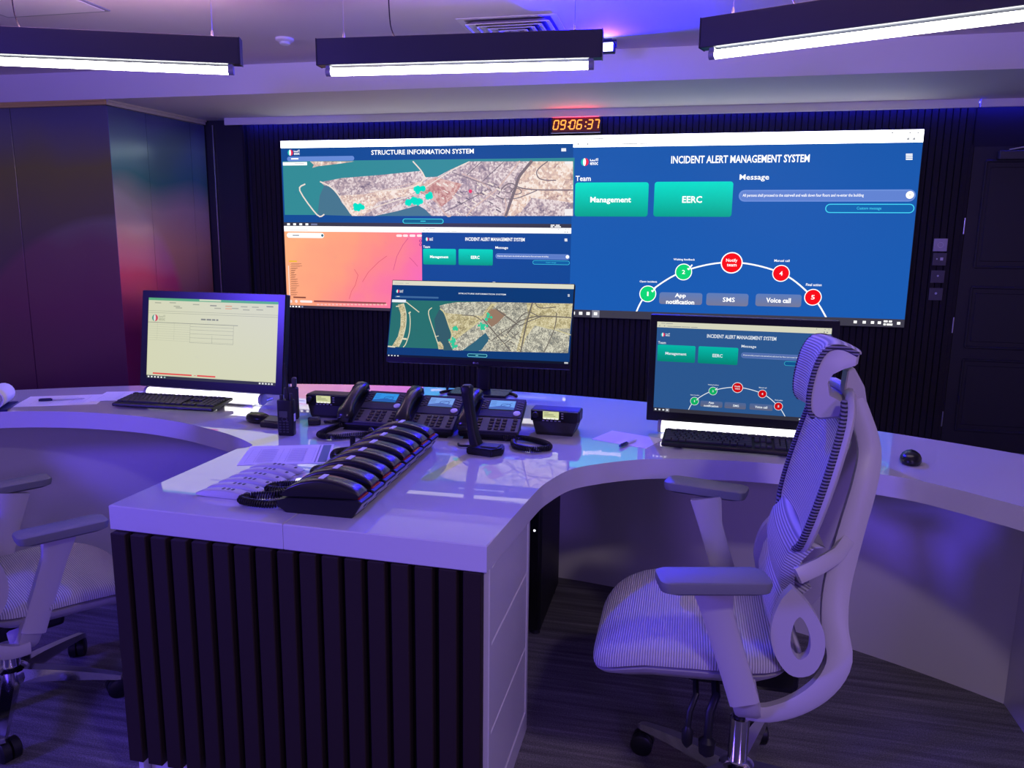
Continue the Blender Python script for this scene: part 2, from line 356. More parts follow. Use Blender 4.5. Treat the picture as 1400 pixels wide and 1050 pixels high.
# ------------------------------------------------------------------ ceiling fittings
def pendant(p0, p1, label, grp, power=8.0):
    """p0,p1: ends of the housing (x,y); bottom of the housing at z=2.23"""
    a, b = Vector((*p0, 0)), Vector((*p1, 0)); L = (b-a).length; ang = math.atan2(b.y-a.y, b.x-a.x)
    t = thing('pendant_light', label, 'light', ((a.x+b.x)/2, (a.y+b.y)/2, 2.225), ang, grp)
    bm = BM(); box(bm, (0, 0, 0.0575), (L, 0.062, 0.115), bevel=0.002); obj('housing', bm, M['fixture'], t)
    for s in (-1, 1):
        bm = BM(); box(bm, (s*(L/2+0.002), 0, 0.0575), (0.004, 0.066, 0.118), bevel=0.001); obj('end_cap', bm, M['fixture'], t)
        bm = BM(); lathe(bm, [(0.019, -0.012), (0.019, 0.012)], 14, (s*(L/2-0.045), 0, -0.026), RY(PI/2)); box(bm, (s*(L/2-0.045), 0, -0.006), (0.02, 0.03, 0.014)); obj('lamp_holder', bm, M['grey_plastic'], t, 40)
        bm = BM(); tube(bm, [(s*(L/2-0.12), 0, 0.115), (s*(L/2-0.12), 0, 0.375)], 0.0012, 6); obj('suspension_wire', bm, M['steel'], t)
        bm = BM(); lathe(bm, [(0.006, 0), (0.006, 0.02), (0.003, 0.03)], 10, (s*(L/2-0.12), 0, 0.115)); obj('wire_grip', bm, M['steel'], t, 40)
        bm = BM(); tube(bm, [(s*(L/2-0.16), 0.019*math.cos(i*PI/8), -0.026+0.019*math.sin(i*PI/8)) for i in range(16)], 0.0012, 4, True); obj('tube_clip', bm, M['steel'], t)
    bm = BM(); lathe(bm, [(0.0175, -(L/2-0.058)), (0.0175, L/2-0.058)], 16, (0, 0, -0.026), RY(PI/2)); obj('lamp_tube', bm, M['tube'], t, 40, label='lit white tube')
    bm = BM(); box(bm, (0, 0, 0.1165), (L*0.9, 0.036, 0.003)); obj('added_uplight_cover', bm, M['light_plastic'], t)  # cover strip made up to go with the added upward lamp
    ul = bpy.data.lights.new('added_ceiling_fill', 'AREA'); ul.shape = 'RECTANGLE'; ul.size = L*0.88; ul.size_y = 0.034; ul.energy = power; ul.color = (1.0, 0.52, 0.74)  # unseen upward lamp, added only to brighten the ceiling
    uo = bpy.data.objects.new('added_ceiling_fill', ul); COL.objects.link(uo); uo.parent = t; uo.location = (0, 0, 0.122); uo.rotation_euler = (PI, 0, 0)
    bm = BM(); tube(bm, catmull([(-0.22*L, 0, 0.115), (-0.235*L, 0, 0.17), (-0.24*L, 0, 0.28), (-0.24*L, 0, 0.375)], 4), 0.003, 6); obj('power_cable', bm, M['black'], t, 40)
    return t
pendant((-3.262, 2.93), (-2.052, 3.385), 'leftmost black linear pendant light cut off by the left edge', 'black linear pendant lights')
pendant((-1.701, 3.47), (-0.407, 3.535), 'middle black linear pendant light in front of the blue-lit diffuser', 'black linear pendant lights', 2.6)
pendant((0.016, 3.445), (1.226, 2.985), 'rightmost black linear pendant light sloping out of the top right', 'black linear pendant lights')

dif = thing('air_diffuser', 'square four-way ceiling air diffuser lit blue above the middle pendant', 'air vent', (-0.99, 4.44, ZC))
bm = BM()
def sq_ring(bm, ro, ri, z0, z1):
    o = [(-ro,-ro,z0),(ro,-ro,z0),(ro,ro,z0),(-ro,ro,z0)]; i = [(-ri,-ri,z1),(ri,-ri,z1),(ri,ri,z1),(-ri,ri,z1)]
    V = [bm.verts.new(p) for p in o+i]+[bm.verts.new((p[0], p[1], p[2]+0.003)) for p in o+i]
    for k in range(4):
        j = (k+1) % 4
        for q in ((V[k], V[j], V[4+j], V[4+k]), (V[8+j], V[8+k], V[12+k], V[12+j]), (V[k], V[8+k], V[8+j], V[j]), (V[4+k], V[4+j], V[12+j], V[12+k])): face(bm, q)
sq_ring(bm, 0.27, 0.235, -0.006, -0.004); obj('frame', bm, M['soffit'], dif)
for i in range(4):
    bm = BM(); r0 = 0.228-0.05*i; sq_ring(bm, r0, r0-0.034, -0.026, -0.006); obj('louvre', bm, M['soffit'], dif)
bm = BM(); box(bm, (0, 0, -0.001), (0.46, 0.46, 0.002)); obj('duct_plate', bm, M['charcoal'], dif)
bm = BM(); box(bm, (0, 0, -0.018), (0.05, 0.05, 0.004)); obj('centre_plate', bm, M['soffit'], dif)
fl = thing('flood_lamp', 'small blue floodlight fixed to the ceiling at the end of the middle pendant', 'light', (-0.512, 4.72, 2.552))
bm = BM(); box(bm, (0, 0.012, 0), (0.09, 0.045, 0.062), bevel=0.006, seg=2); obj('housing', bm, M['black'], fl)
bm = BM(); box(bm, (0, -0.013, 0), (0.066, 0.008, 0.046), bevel=0.002); obj('lens', bm, M['flood_lens'], fl)
bm = BM(); tube(bm, [(-0.049, 0.012, 0), (-0.049, 0.012, 0.04), (0.049, 0.012, 0.04), (0.049, 0.012, 0)], 0.004, 6); box(bm, (0, 0.012, 0.044), (0.05, 0.03, 0.008)); obj('bracket', bm, M['black'], fl)
de = thing('smoke_detector', 'small flat detector on the ceiling left of the middle pendant', 'detector', (-2.37, 4.39, ZC))
bm = BM(); lathe(bm, [(0.052, 0), (0.052, -0.012), (0.04, -0.02)], 24); obj('base', bm, M['soffit'], de, 40)
bm = BM(); lathe(bm, [(0.03, -0.018), (0.03, -0.032), (0.018, -0.038)], 20); obj('sensor', bm, M['light_plastic'], de, 40)
pn = thing('ceiling_hatch', 'square flush access panel in the ceiling above the left pendant', 'hatch', (-3.31, 3.40, ZC))
bm = BM(); box(bm, (0, 0, -0.004), (0.60, 0.60, 0.010), bevel=0.002); obj('cover', bm, M['soffit'], pn)
bm = BM()
for s in (-1, 1): box(bm, (s*0.31, 0, -0.003), (0.016, 0.636, 0.006)); box(bm, (0, s*0.31, -0.003), (0.604, 0.016, 0.006))
obj('frame', bm, M['grey_plastic'], pn)

# ------------------------------------------------------------------ screen graphics (flat pictures shown by the displays)
def city_mat(name, cols, scale, estr):
    m = bpy.data.materials.new(name); m.use_nodes = True; nt = m.node_tree; b = nt.nodes['Principled BSDF']
    b.inputs['Base Color'].default_value = (0, 0, 0, 1); b.inputs['Roughness'].default_value = 0.35; b.inputs['Specular IOR Level'].default_value = 0.15
    tc = nt.nodes.new('ShaderNodeTexCoord'); mp = nt.nodes.new('ShaderNodeMapping'); mp.inputs['Rotation'].default_value = (0, 0.6, 0); nt.links.new(tc.outputs['Object'], mp.inputs['Vector'])
    v = nt.nodes.new('ShaderNodeTexVoronoi'); v.distance = 'CHEBYCHEV'; v.inputs['Scale'].default_value = scale; nt.links.new(mp.outputs['Vector'], v.inputs['Vector'])
    v2 = nt.nodes.new('ShaderNodeTexVoronoi'); v2.distance = 'CHEBYCHEV'; v2.inputs['Scale'].default_value = scale*0.22; nt.links.new(mp.outputs['Vector'], v2.inputs['Vector'])
    n = nt.nodes.new('ShaderNodeTexNoise'); n.inputs['Scale'].default_value = scale*0.06; n.inputs['Detail'].default_value = 3; nt.links.new(tc.outputs['Object'], n.inputs['Vector'])
    sp = nt.nodes.new('ShaderNodeSeparateColor'); nt.links.new(v.outputs['Color'], sp.inputs[0]); sp2 = nt.nodes.new('ShaderNodeSeparateColor'); nt.links.new(v2.outputs['Color'], sp2.inputs[0])
    t = mathn(nt, 'ADD', mathn(nt, 'MULTIPLY', sp.outputs[0], 0.42), mathn(nt, 'ADD', mathn(nt, 'MULTIPLY', sp2.outputs[1], 0.28), mathn(nt, 'MULTIPLY', n.outputs['Fac'], 0.42)))
    r = ramp(nt, [(0.15+0.14*i, rgb(*c)) for i, c in enumerate(cols)]); nt.links.new(t, r.inputs['Fac'])
    nt.links.new(r.outputs['Color'], b.inputs['Emission Color']); b.inputs['Emission Strength'].default_value = estr
    return m
CITY = {'wall_grey': city_mat('map_city_grey', [(120,105,125),(150,135,150),(175,155,165),(200,178,182),(235,220,220)], 75, 1.0),
        'wall_sand': city_mat('map_city_sand', [(150,115,120),(190,160,155),(215,185,175),(235,205,185),(250,235,225)], 65, 1.0),
        'wall_red': city_mat('map_city_red', [(150,100,100),(175,120,115),(195,140,130),(210,160,150),(225,190,180)], 60, 1.0),
        'mon_grey': city_mat('map_small_city_grey', [(90,95,95),(125,128,122),(150,148,135),(175,172,155),(225,222,200)], 330, 0.95),
        'mon_sand': city_mat('map_small_city_sand', [(120,110,85),(155,145,110),(180,168,125),(198,186,140),(225,215,175)], 260, 0.95)}
def heat_mat():
    m = bpy.data.materials.new('map_heat_field'); m.use_nodes = True; nt = m.node_tree; b = nt.nodes['Principled BSDF']
    b.inputs['Base Color'].default_value = (0, 0, 0, 1); b.inputs['Specular IOR Level'].default_value = 0.15
    tc = nt.nodes.new('ShaderNodeTexCoord'); sp = nt.nodes.new('ShaderNodeSeparateXYZ'); nt.links.new(tc.outputs['Object'], sp.inputs[0])
    n = nt.nodes.new('ShaderNodeTexNoise'); n.inputs['Scale'].default_value = 2.6; n.inputs['Detail'].default_value = 3; nt.links.new(tc.outputs['Object'], n.inputs['Vector'])
    t = mathn(nt, 'ADD', mathn(nt, 'ADD', mathn(nt, 'MULTIPLY', sp.outputs[0], 0.62), mathn(nt, 'MULTIPLY', sp.outputs[2], -0.28)), mathn(nt, 'MULTIPLY', n.outputs['Fac'], 0.42))
    r = ramp(nt, [(0.10, rgb(255,178,130)), (0.38, rgb(255,160,130)), (0.58, rgb(255,140,140)), (0.78, rgb(252,118,168)), (0.98, rgb(248,108,190))]); nt.links.new(t, r.inputs['Fac'])
    nt.links.new(r.outputs['Color'], b.inputs['Emission Color']); b.inputs['Emission Strength'].default_value = 1.0
    return m
HEAT = heat_mat()
def grad_mat(name, z0, z1, c0, c1, estr=1.0):
    m = bpy.data.materials.new(name); m.use_nodes = True; nt = m.node_tree; b = nt.nodes['Principled BSDF']
    b.inputs['Base Color'].default_value = (0, 0, 0, 1); b.inputs['Specular IOR Level'].default_value = 0.15; b.inputs['Roughness'].default_value = 0.35
    tc = nt.nodes.new('ShaderNodeTexCoord'); sp = nt.nodes.new('ShaderNodeSeparateXYZ'); nt.links.new(tc.outputs['Object'], sp.inputs[0])
    t = mathn(nt, 'DIVIDE', mathn(nt, 'SUBTRACT', sp.outputs[2], z0), z1-z0, True)
    r = ramp(nt, [(0, rgb(*c0)), (1, rgb(*c1))]); nt.links.new(t, r.inputs['Fac']); nt.links.new(r.outputs['Color'], b.inputs['Emission Color']); b.inputs['Emission Strength'].default_value = estr
    return m

_tc = {}
def glyphs(s, bold):
    if (s, bold) in _tc: return _tc[(s, bold)]
    cu = bpy.data.curves.new('lettering', 'FONT'); cu.body = s; cu.size = 1.0; cu.resolution_u = 2; cu.offset = bold; cu.fill_mode = 'FRONT'
    o = bpy.data.objects.new('lettering', cu); COL.objects.link(o)
    dg = bpy.context.evaluated_depsgraph_get(); me = bpy.data.meshes.new_from_object(o.evaluated_get(dg))
    vs = [(v.co.x, v.co.y) for v in me.vertices]; fs = [tuple(p.vertices) for p in me.polygons]
    bpy.data.objects.remove(o); bpy.data.curves.remove(cu); bpy.data.meshes.remove(me)
    _tc[(s, bold)] = (vs, fs); return vs, fs

class G:
    """a flat picture in the plane of a display: a to the right, b up, layers 0.5 mm apart"""
    def __init__(s, eps=0.0006): s.v = []; s.f = []; s.mi = []; s.m = []; s.eps = eps
    def mid(s, m):
        if m not in s.m: s.m.append(m)
        return s.m.index(m)
    def poly(s, pts, m, l=1):
        n = len(s.v); s.v += [(a, -s.eps*l, b) for a, b in pts]
        ar = sum(p[0]*q[1]-q[0]*p[1] for p, q in zip(pts, pts[1:]+pts[:1]))
        ix = list(range(n, n+len(pts)))
        s.f.append(ix if ar > 0 else ix[::-1]); s.mi.append(s.mid(m))
    def rect(s, a0, b0, a1, b1, m, l=1): s.poly([(a0,b0),(a1,b0),(a1,b1),(a0,b1)], m, l)
    def rrect(s, a0, b0, a1, b1, r, m, l=1):
        cx, cy = (a0+a1)/2, (b0+b1)/2; w_, h_ = abs(a1-a0), abs(b1-b0); r = min(r, w_/2*0.999, h_/2*0.999)
        s.poly([(cx+p, cy+q) for p, q in rrect(w_, h_, r)], m, l)
    def circ(s, a, b, ra, m, l=1, rb=None, n=28): s.poly([(a+ra*math.cos(2*PI*k/n), b+(rb or ra)*math.sin(2*PI*k/n)) for k in range(n)], m, l)
    def line(s, pts, wd, m, l=1):
        for i, (p, q) in enumerate(zip(pts, pts[1:])):
            d = Vector((q[0]-p[0], q[1]-p[1]))
            if d.length < 1e-7: continue
            d.normalize(); nx, ny = -d.y*wd/2, d.x*wd/2; ex, ey = d.x*wd*0.3, d.y*wd*0.3
            s.poly([(p[0]+nx-ex,p[1]+ny-ey),(p[0]-nx-ex,p[1]-ny-ey),(q[0]-nx+ex,q[1]-ny+ey),(q[0]+nx+ex,q[1]+ny+ey)], m, l)
    def text(s, body, a0, b0, a1, b1, m, l=3, bold=0.02):
        vs, fs = glyphs(body, bold)
        if not vs: return
        x0, x1 = min(v[0] for v in vs), max(v[0] for v in vs); y0, y1 = min(v[1] for v in vs), max(v[1] for v in vs)
        n = len(s.v)
        s.v += [(a0+(x-x0)/(x1-x0)*(a1-a0), -s.eps*l, b0+(y-y0)/(y1-y0)*(b1-b0)) for x, y in vs]
        for q in fs:
            s.f.append([n+i for i in q]); s.mi.append(s.mid(m))
    def build(s, name, parent, label=None, loc=(0,0,0), rot=None):
        me = bpy.data.meshes.new(name); me.from_pydata(s.v, [], s.f)
        for m in s.m: me.materials.append(m)
        me.polygons.foreach_set('material_index', s.mi); me.update()
        o = link(name, me, parent); o.location = loc
        if rot is not None: o.rotation_euler = rot
        if label: o['label'] = label
        return o

VX0, VZ0, VW, VH = -3.2738, 0.8791, 4.8, 1.35
def wall_ab(px, py):
    p = on_plane(px, py, Vector((0, DW, 0)), Vector((0, 1, 0))); return p.x-VX0, p.z-VZ0
WHT = smat(255, 255, 255, 1.15); 

class Page:
    """page coordinates 0..1 taken from the big page on the right of the video wall"""
    def __init__(s, g, a0, b0, w_, h_, dim=1.0): s.g, s.a0, s.b0, s.w, s.h, s.dim = g, a0, b0, w_, h_, dim; s.k = w_/2.4
    def c(s, px, py):
        a, b = wall_ab(px, py); return s.a0+(a-2.4)/2.4*s.w, s.b0+b/1.35*s.h
    def rect(s, x0, y0, x1, y1, m, l=2): a0, b1 = s.c(x0, y0); a1, b0 = s.c(x1, y1); s.g.rect(a0, b0, a1, b1, m, l)
    def rr(s, x0, y0, x1, y1, r, m, l=2): a0, b1 = s.c(x0, y0); a1, b0 = s.c(x1, y1); s.g.rrect(a0, b0, a1, b1, r*s.k, m, l)
    def text(s, t, x0, y0, x1, y1, m, l=4, bold=0.02): a0, b1 = s.c(x0, y0); a1, b0 = s.c(x1, y1); s.g.text(t, a0, b0, a1, b1, m, l, bold)

def logo(g, a, b, r, white, l=4, red=None, teal=None, tcol=None):
    red = red or smat(235, 40, 80); teal = teal or smat(20, 190, 180)
    n = 16
    g.poly([(a+r*math.cos(PI/2+PI*k/n), b+r*math.sin(PI/2+PI*k/n)) for k in range(n+1)], teal, l)
    g.poly([(a+r*math.cos(-PI/2+PI*k/n), b+r*math.sin(-PI/2+PI*k/n)) for k in range(n+1)], red, l)
    g.poly([(a-0.1*r+0.38*r*math.cos(2*PI*k/20), b+0.95*r*math.sin(2*PI*k/20)) for k in range(20)], white, l+1)
    g.text('enoc', a+1.35*r, b-0.75*r, a+3.4*r, b-0.02*r, tcol or white, l, 0.02)
    # the script line above, drawn as strokes
    y = b+0.3*r; x = a+1.4*r; q = 0.17*r
    g.line([(x, y+0.4*r), (x, y), (x+0.5*r, y), (x+0.6*r, y+0.25*r), (x+0.8*r, y), (x+1.2*r, y), (x+1.2*r, y+0.3*r)], q, tcol or white, l)
    g.line([(x+1.55*r, y), (x+1.55*r, y+0.55*r)], q, tcol or white, l); g.line([(x+1.9*r, y), (x+1.9*r, y+0.6*r)], q, tcol or white, l)

def incident_page(g, a0, b0, w_, h_, bgm, white, bar, dim, l0=1, tname='p'):
    P = Page(g, a0, b0, w_, h_, dim); k = P.k
    c = lambda r, gg, b: smat(int(r*dim), int(gg*dim), int(b*dim))
    g.rect(a0, b0, a0+w_, b0+h_, bgm, l0)
    zb = b0+h_*(1-0.062); g.rect(a0, zb, a0+w_, b0+h_, bar, l0+1)
    grey = c(170, 172, 178)
    for x0, x1, y in ((796, 806, 190), (808, 826, 190), (812, 826, 197.4), (827, 848, 197.2), (850, 872, 196.9), (875, 892, 196.6)): P.rect(x0, y, x1, y+1.1, grey, l0+2)
    for x in (790, 803): P.rect(x, 196.5, x+2.5, 199, grey, l0+2)
    for x in (1217, 1241, 1252): P.rect(x, 181.5, x+2.5, 183.5, grey, l0+2)
    for x in (1238, 1246): P.rect(x, 189, x+3.5, 192.5, grey, l0+2)
    P.text('INCIDENT ALERT MANAGEMENT SYSTEM', 918, 214, 1105.5, 222.5, white, l0+3, 0.022)
    for i in range(4): P.rect(1236.5, 211+i*2.3, 1245.5, 212.4+i*2.3, white, l0+3)
    a, b = P.c(800.5, 222.3); logo(g, a, b, 0.029*k, white, l0+3)
    P.text('Team', 788, 241, 808.5, 248, white, l0+3, 0.014); P.text('Message', 1011, 239, 1050.5, 248.5, white, l0+3, 0.014)
    aa, bz1 = P.c(787, 250); _, bz0 = P.c(787, 296.5)
    gm = grad_mat('button_green_'+tname, bz0, bz1, (0, int(160*dim), int(140*dim)), (0, int(225*dim), int(205*dim)))
    P.rr(787.5, 250.2, 885.5, 296.5, 0.02, gm, l0+2); P.rr(895.5, 249.2, 999.5, 296.8, 0.02, gm, l0+2)
    P.text('Management', 808, 269.5, 863, 279.5, white, l0+4, 0.025); P.text('EERC', 933, 268.5, 959.5, 277.8, white, l0+4, 0.025)
    P.rr(1010, 260.2, 1249, 276, 0.05, c(110, 145, 220), l0+2); P.rr(1012, 262, 1247, 274.6, 0.05, c(98, 132, 210), l0+3)
    P.text('All persons shall proceed to the stairwell and walk down four floors and re-enter the building', 1015, 265.5, 1179, 270.5, white, l0+4, 0.008)
    a, b = P.c(1242, 267); g.circ(a, b, 0.026*k, white, l0+4); P.text('+', 1240.7, 265.5, 1243.3, 268.7, grey, l0+5, 0.0)
    cy = c(70, 215, 245); P.rr(1127.5, 279, 1247.5, 291.8, 0.05, cy, l0+2); P.rr(1128.7, 280.2, 1246.3, 290.6, 0.05, c(16, 100, 175), l0+3)
    P.text('Custom message', 1170, 283, 1203, 288, cy, l0+4, 0.004)
    # ring of steps
    pts = [(869.5, 427.5), (886, 401), (934, 371), (1000, 358.5), (1067, 373), (1110, 406), (1129, 434.5)]
    cv = catmull([P.c(*p) for p in pts], 10); g.line([(v.x, v.y) for v in cv], 0.011*k, white, l0+2)
    gr, rd = c(10, 215, 120), c(250, 8, 12)
    for (x, y, r, m, t, tw, th) in ((886, 401.3, 11.5, gr, '1', 1.6, 6), (934.6, 371.6, 11.6, gr, '2', 4, 5.5), (1000, 359.2, 15, rd, '', 0, 0), (1067, 373.5, 12, rd, '4', 4, 6), (1110.3, 406, 12, rd, '5', 4.4, 6)):
        a, b = P.c(x, y); a2, _ = P.c(x+r, y); r_ = a2-a
        g.circ(a, b, r_, white, l0+3); g.circ(a, b, r_*0.9, m, l0+4)
        if t: P.text(t, x-tw/2, y-th/2, x+tw/2, y+th/2, white, l0+5, 0.014)
    P.text('Notify', 992.5, 353.5, 1007.5, 359.2, white, l0+5, 0.014); P.text('team', 993.5, 360.2, 1006.5, 364.2, white, l0+5, 0.014)
    for (t, x0, y0, x1, y1) in (('Open incident', 875, 383, 898.5, 387), ('Waiting feedback', 921, 353, 950, 357), ('Manual call', 1058, 354.5, 1078.5, 358), ('Final action', 1101, 387, 1122, 391)):
        P.text(t, x0, y0, x1, y1, white, l0+4, 0.015)
    for x, y in ((893, 395), (942, 365)): g.line([P.c(x-1.5, y+2), P.c(x-0.5, y+3.2), P.c(x+4, y-2.8)], 0.010*k, white, l0+5)
    for i, (x0, y0, x1, y1) in enumerate(((902, 399, 959.5, 416.5), (966, 400, 1022, 418.4), (1033, 401, 1094, 419.5))):
        _, z1 = P.c(x0, y0); _, z0 = P.c(x0, y1)
        if i == 0: gg = grad_mat('button_grey_'+tname, z0, z1, (int(120*dim), int(122*dim), int(150*dim)), (int(95*dim), int(125*dim), int(185*dim)))
        P.rr(x0, y0, x1, y1, 0.018, gg, l0+3)
    P.text('App', 923, 400.5, 937.5, 408, white, l0+5, 0.028); P.text('notification', 911, 408.8, 949, 416, white, l0+5, 0.028)
    P.text('SMS', 988, 406, 1004, 412.6, white, l0+5, 0.014); P.text('Voice call', 1047, 406.5, 1080, 414, white, l0+5, 0.028)
    # task bar
    tb = c(62, 60, 74); g.rect(a0, b0, a0+w_, b0+0.042*h_, tb, l0+3)
    for i in range(4):
        x = a0+w_*(0.008+0.024*i)
        if i == 3: g.rect(x-0.006*w_, b0, x+0.018*w_, b0+0.041*h_, c(140, 140, 155), l0+4)
        g.rect(x, b0+0.013*h_, x+0.011*w_, b0+0.03*h_, white, l0+5)
    for x in (0.86, 0.885, 0.908, 0.927, 0.98): g.rect(a0+w_*x, b0+0.014*h_, a0+w_*(x+0.009), b0+0.028*h_, white, l0+5)
    for q, x0, x1 in ((0.024, 0.943, 0.954), (0.024, 0.957, 0.966), (0.008, 0.943, 0.950), (0.008, 0.952, 0.968)): g.rect(a0+w_*x0, b0+q*h_, a0+w_*x1, b0+(q+0.010)*h_, white, l0+5)

vw_ = thing('video_wall', 'huge LED video wall showing maps and alert pages above the slatted wall', 'video wall', (VX0, DW-0.035, VZ0))
bm = BM(); box(bm, (VW/2, 0.018, VH/2), (VW+0.012, 0.034, VH+0.012), bevel=0.002); obj('cabinet', bm, M['black_matte'], vw_)
# right half
g = G(); incident_page(g, 2.4, 0, 2.4, VH, grad_mat('page_blue_wide', 0, VH, (24, 92, 180), (24, 88, 172)), WHT, smat(255, 255, 255, 4.0), 1.0, tname='wall')
g.build('screen', vw_, 'incident alert page with green buttons and numbered circles')
# lower left: heat map and small incident page
g = G(); incident_page(g, 1.2, 0, 1.2, 0.675, smat(18, 72, 150), WHT, smat(255, 255, 255, 1.2), 0.95, tname='half')
g.build('screen', vw_, 'smaller incident alert page beside the pink map')
g = G(); c = wall_ab
g.rect(0, 0, 1.2, 0.675, HEAT, 1); g.rect(0, 0.675*0.935, 1.2, 0.675, smat(255, 252, 252, 1.2), 2)
def wr(g, x0, y0, x1, y1, m, l=3): a0, b1 = c(x0, y0); a1, b0 = c(x1, y1); g.rect(a0, b0, a1, b1, m, l)
def wrr(g, x0, y0, x1, y1, r, m, l=3): a0, b1 = c(x0, y0); a1, b0 = c(x1, y1); g.rrect(a0, b0, a1, b1, r, m, l)
wrr(g, 395, 318.2, 446, 325.6, 0.03, WHT, 3); a, b = c(443.5, 322); g.circ(a, b, 0.011, smat(60, 110, 130), 4); wr(g, 403, 321, 412, 322.6, smat(150, 150, 160), 4)
for x0, x1 in ((544, 552), (553, 560), (562, 570), (572, 579)): wrr(g, x0, 320.6, x1, 324, 0.01, smat(255, 235, 235), 3)
for y in (329.5, 334.5): a, b = c(577, y); g.circ(a, b, 0.011, smat(150, 40, 110), 3); g.circ(a, b, 0.007, smat(248, 110, 185), 4)
dk = smat(120, 60, 50); wr(g, 398, 356, 409, 358.2, smat(245, 190, 60), 3)
wr(g, 396.8, 363, 399.5, 403.5, smat(255, 230, 220), 3)
for i, wd in enumerate((14, 15, 9, 6, 5, 7, 6, 9, 9, 10, 11, 8, 7, 9, 8)): 
    wr(g, 401, 360+i*3.0, 401+wd, 360.7+i*3.0, dk, 4); wr(g, 400, 361.2+i*3.0, 401+wd*0.8, 361.7+i*3.0, dk, 4)
wr(g, 404, 405, 421, 407.4, smat(130, 70, 60), 3)
for x in (400.5, 408): a, b = c(x, 411.5); g.circ(a, b, 0.013, smat(255, 225, 220), 3)
wrr(g, 413, 410, 430, 413.6, 0.012, smat(255, 240, 235), 3); wr(g, 432, 412.6, 530, 413.1, smat(150, 80, 80), 3)
rd2 = smat(225, 90, 110)
for i in range(19): wr(g, 436+i*5.1, 415.0, 439.5+i*5.1, 417, smat(255, 190, 185), 3)
g.line([c(487, 368), c(492, 376), c(488, 390), c(483, 398), c(480, 408)], 0.004, rd2, 2); g.line([c(540, 369), c(545, 350), c(553, 335), c(560, 326)], 0.004, smat(215, 80, 130), 2)
g.line([c(562, 352), c(568, 358), c(573, 364)], 0.004, smat(215, 80, 130), 2); g.line([c(498, 385), c(506, 372), c(520, 358), c(531, 350)], 0.004, rd2, 2)
g.rect(0, 0, 1.2, 0.022, smat(60, 52, 70), 3)
for i in range(5): g.rect(0.02+i*0.028, 0.005, 0.035+i*0.028, 0.017, WHT if i < 4 else smat(140, 150, 190), 4)
wr(g, 397, 311.5, 440, 312.1, smat(200, 195, 195), 3); wr(g, 399, 314.2, 424, 315, smat(205, 200, 200), 3)
g.build('screen', vw_, 'orange and pink heat map window')
# upper left: structure page
g = G(); navy_ = smat(20, 76, 150); sea = smat(52, 140, 150); sea2 = smat(72, 118, 142); Z0 = 0.675
g.rect(0, Z0, 2.4, VH, navy_, 1); g.rect(0, VH-0.055, 2.4, VH, smat(255, 255, 255, 4.0), 2)
g.rect(0, Z0, 2.4, Z0+0.03, smat(58, 58, 72), 2)
for i in range(4): g.rect(0.03+i*0.055, Z0+0.006, 0.055+i*0.055, Z0+0.022, WHT, 3)
g.rect(0.245, Z0+0.007, 0.30, Z0+0.021, smat(120, 125, 160), 3)
for q, x0, x1 in ((0.017, 2.24, 2.27), (0.017, 2.28, 2.31), (0.005, 2.24, 2.26), (0.005, 2.27, 2.32)): g.rect(x0, Z0+q, x1, Z0+q+0.007, WHT, 3)
wr(g, 398, 197, 412, 197.8, smat(190, 190, 195), 3); wr(g, 412, 198.5, 444, 199.2, smat(195, 195, 200), 3)
for x in (768, 774, 781): wr(g, x, 193.5, x+2.5, 194.4, smat(190, 190, 195), 3)
a0, b1 = c(510, 206.0); a1, b0 = c(649.5, 211.0); g.text('STRUCTURE INFORMATION SYSTEM', a0, b0+0.002, a1, b1, WHT, 3, 0.018)
a, b = c(400, 209.5); logo(g, a, b, 0.024, WHT, 3)
wrr(g, 395.5, 215, 487, 220.3, 0.05, smat(105, 140, 215), 3); wr(g, 401, 217, 411, 218.6, WHT, 4)
for i in range(4): wr(g, 768.5, 203.6+i*1.1, 775, 204.3+i*1.1, WHT, 3)
wr(g, 389.5, 221.2, 784.5, 295.6, sea, 2)
pp = lambda L: [c(*q) for q in L]
g.poly(pp([(446,254),(440,268),(437,294),(484,295.4),(480,288),(465,268),(455,255)]), sea2, 3)
g.poly(pp([(441,249.5),(470,244),(520,240),(578,234.2),(584,243),(600,242),(619,232),(643,221.4),(784.4,221.3),(784.4,295.5),(484,295.5),(480,290),(470,277),(465,268),(455.5,255.5),(446,254)]), CITY['wall_grey'], 4)
g.poly(pp([(586,247),(598,243),(634,252),(620,272),(606,283),(588,270),(574,262)]), CITY['wall_red'], 5)
g.poly(pp([(728,221.3),(784.4,221.3),(784.4,278),(760,274),(728,271),(714,290),(705,295.5),(694,295.5),(700,268),(711,243)]), CITY['wall_sand'], 5)
g.poly(pp([(466,268),(500,266),(560,256),(578,247),(584,255),(560,268),(520,276),(500,295),(484,295.4),(474,281)]), CITY['wall_sand'], 5)
g.poly(pp([(515,295.5),(545,289),(574,281),(584,287),(592,295.5)]), sea2, 6)
g.poly(pp([(427,221.4),(487,221.4),(470,224),(437,228),(430,230),(432,226)]), CITY['wall_sand'], 4)
cream = smat(240, 226, 215); road = smat(125, 112, 122); road2 = smat(215, 185, 178)
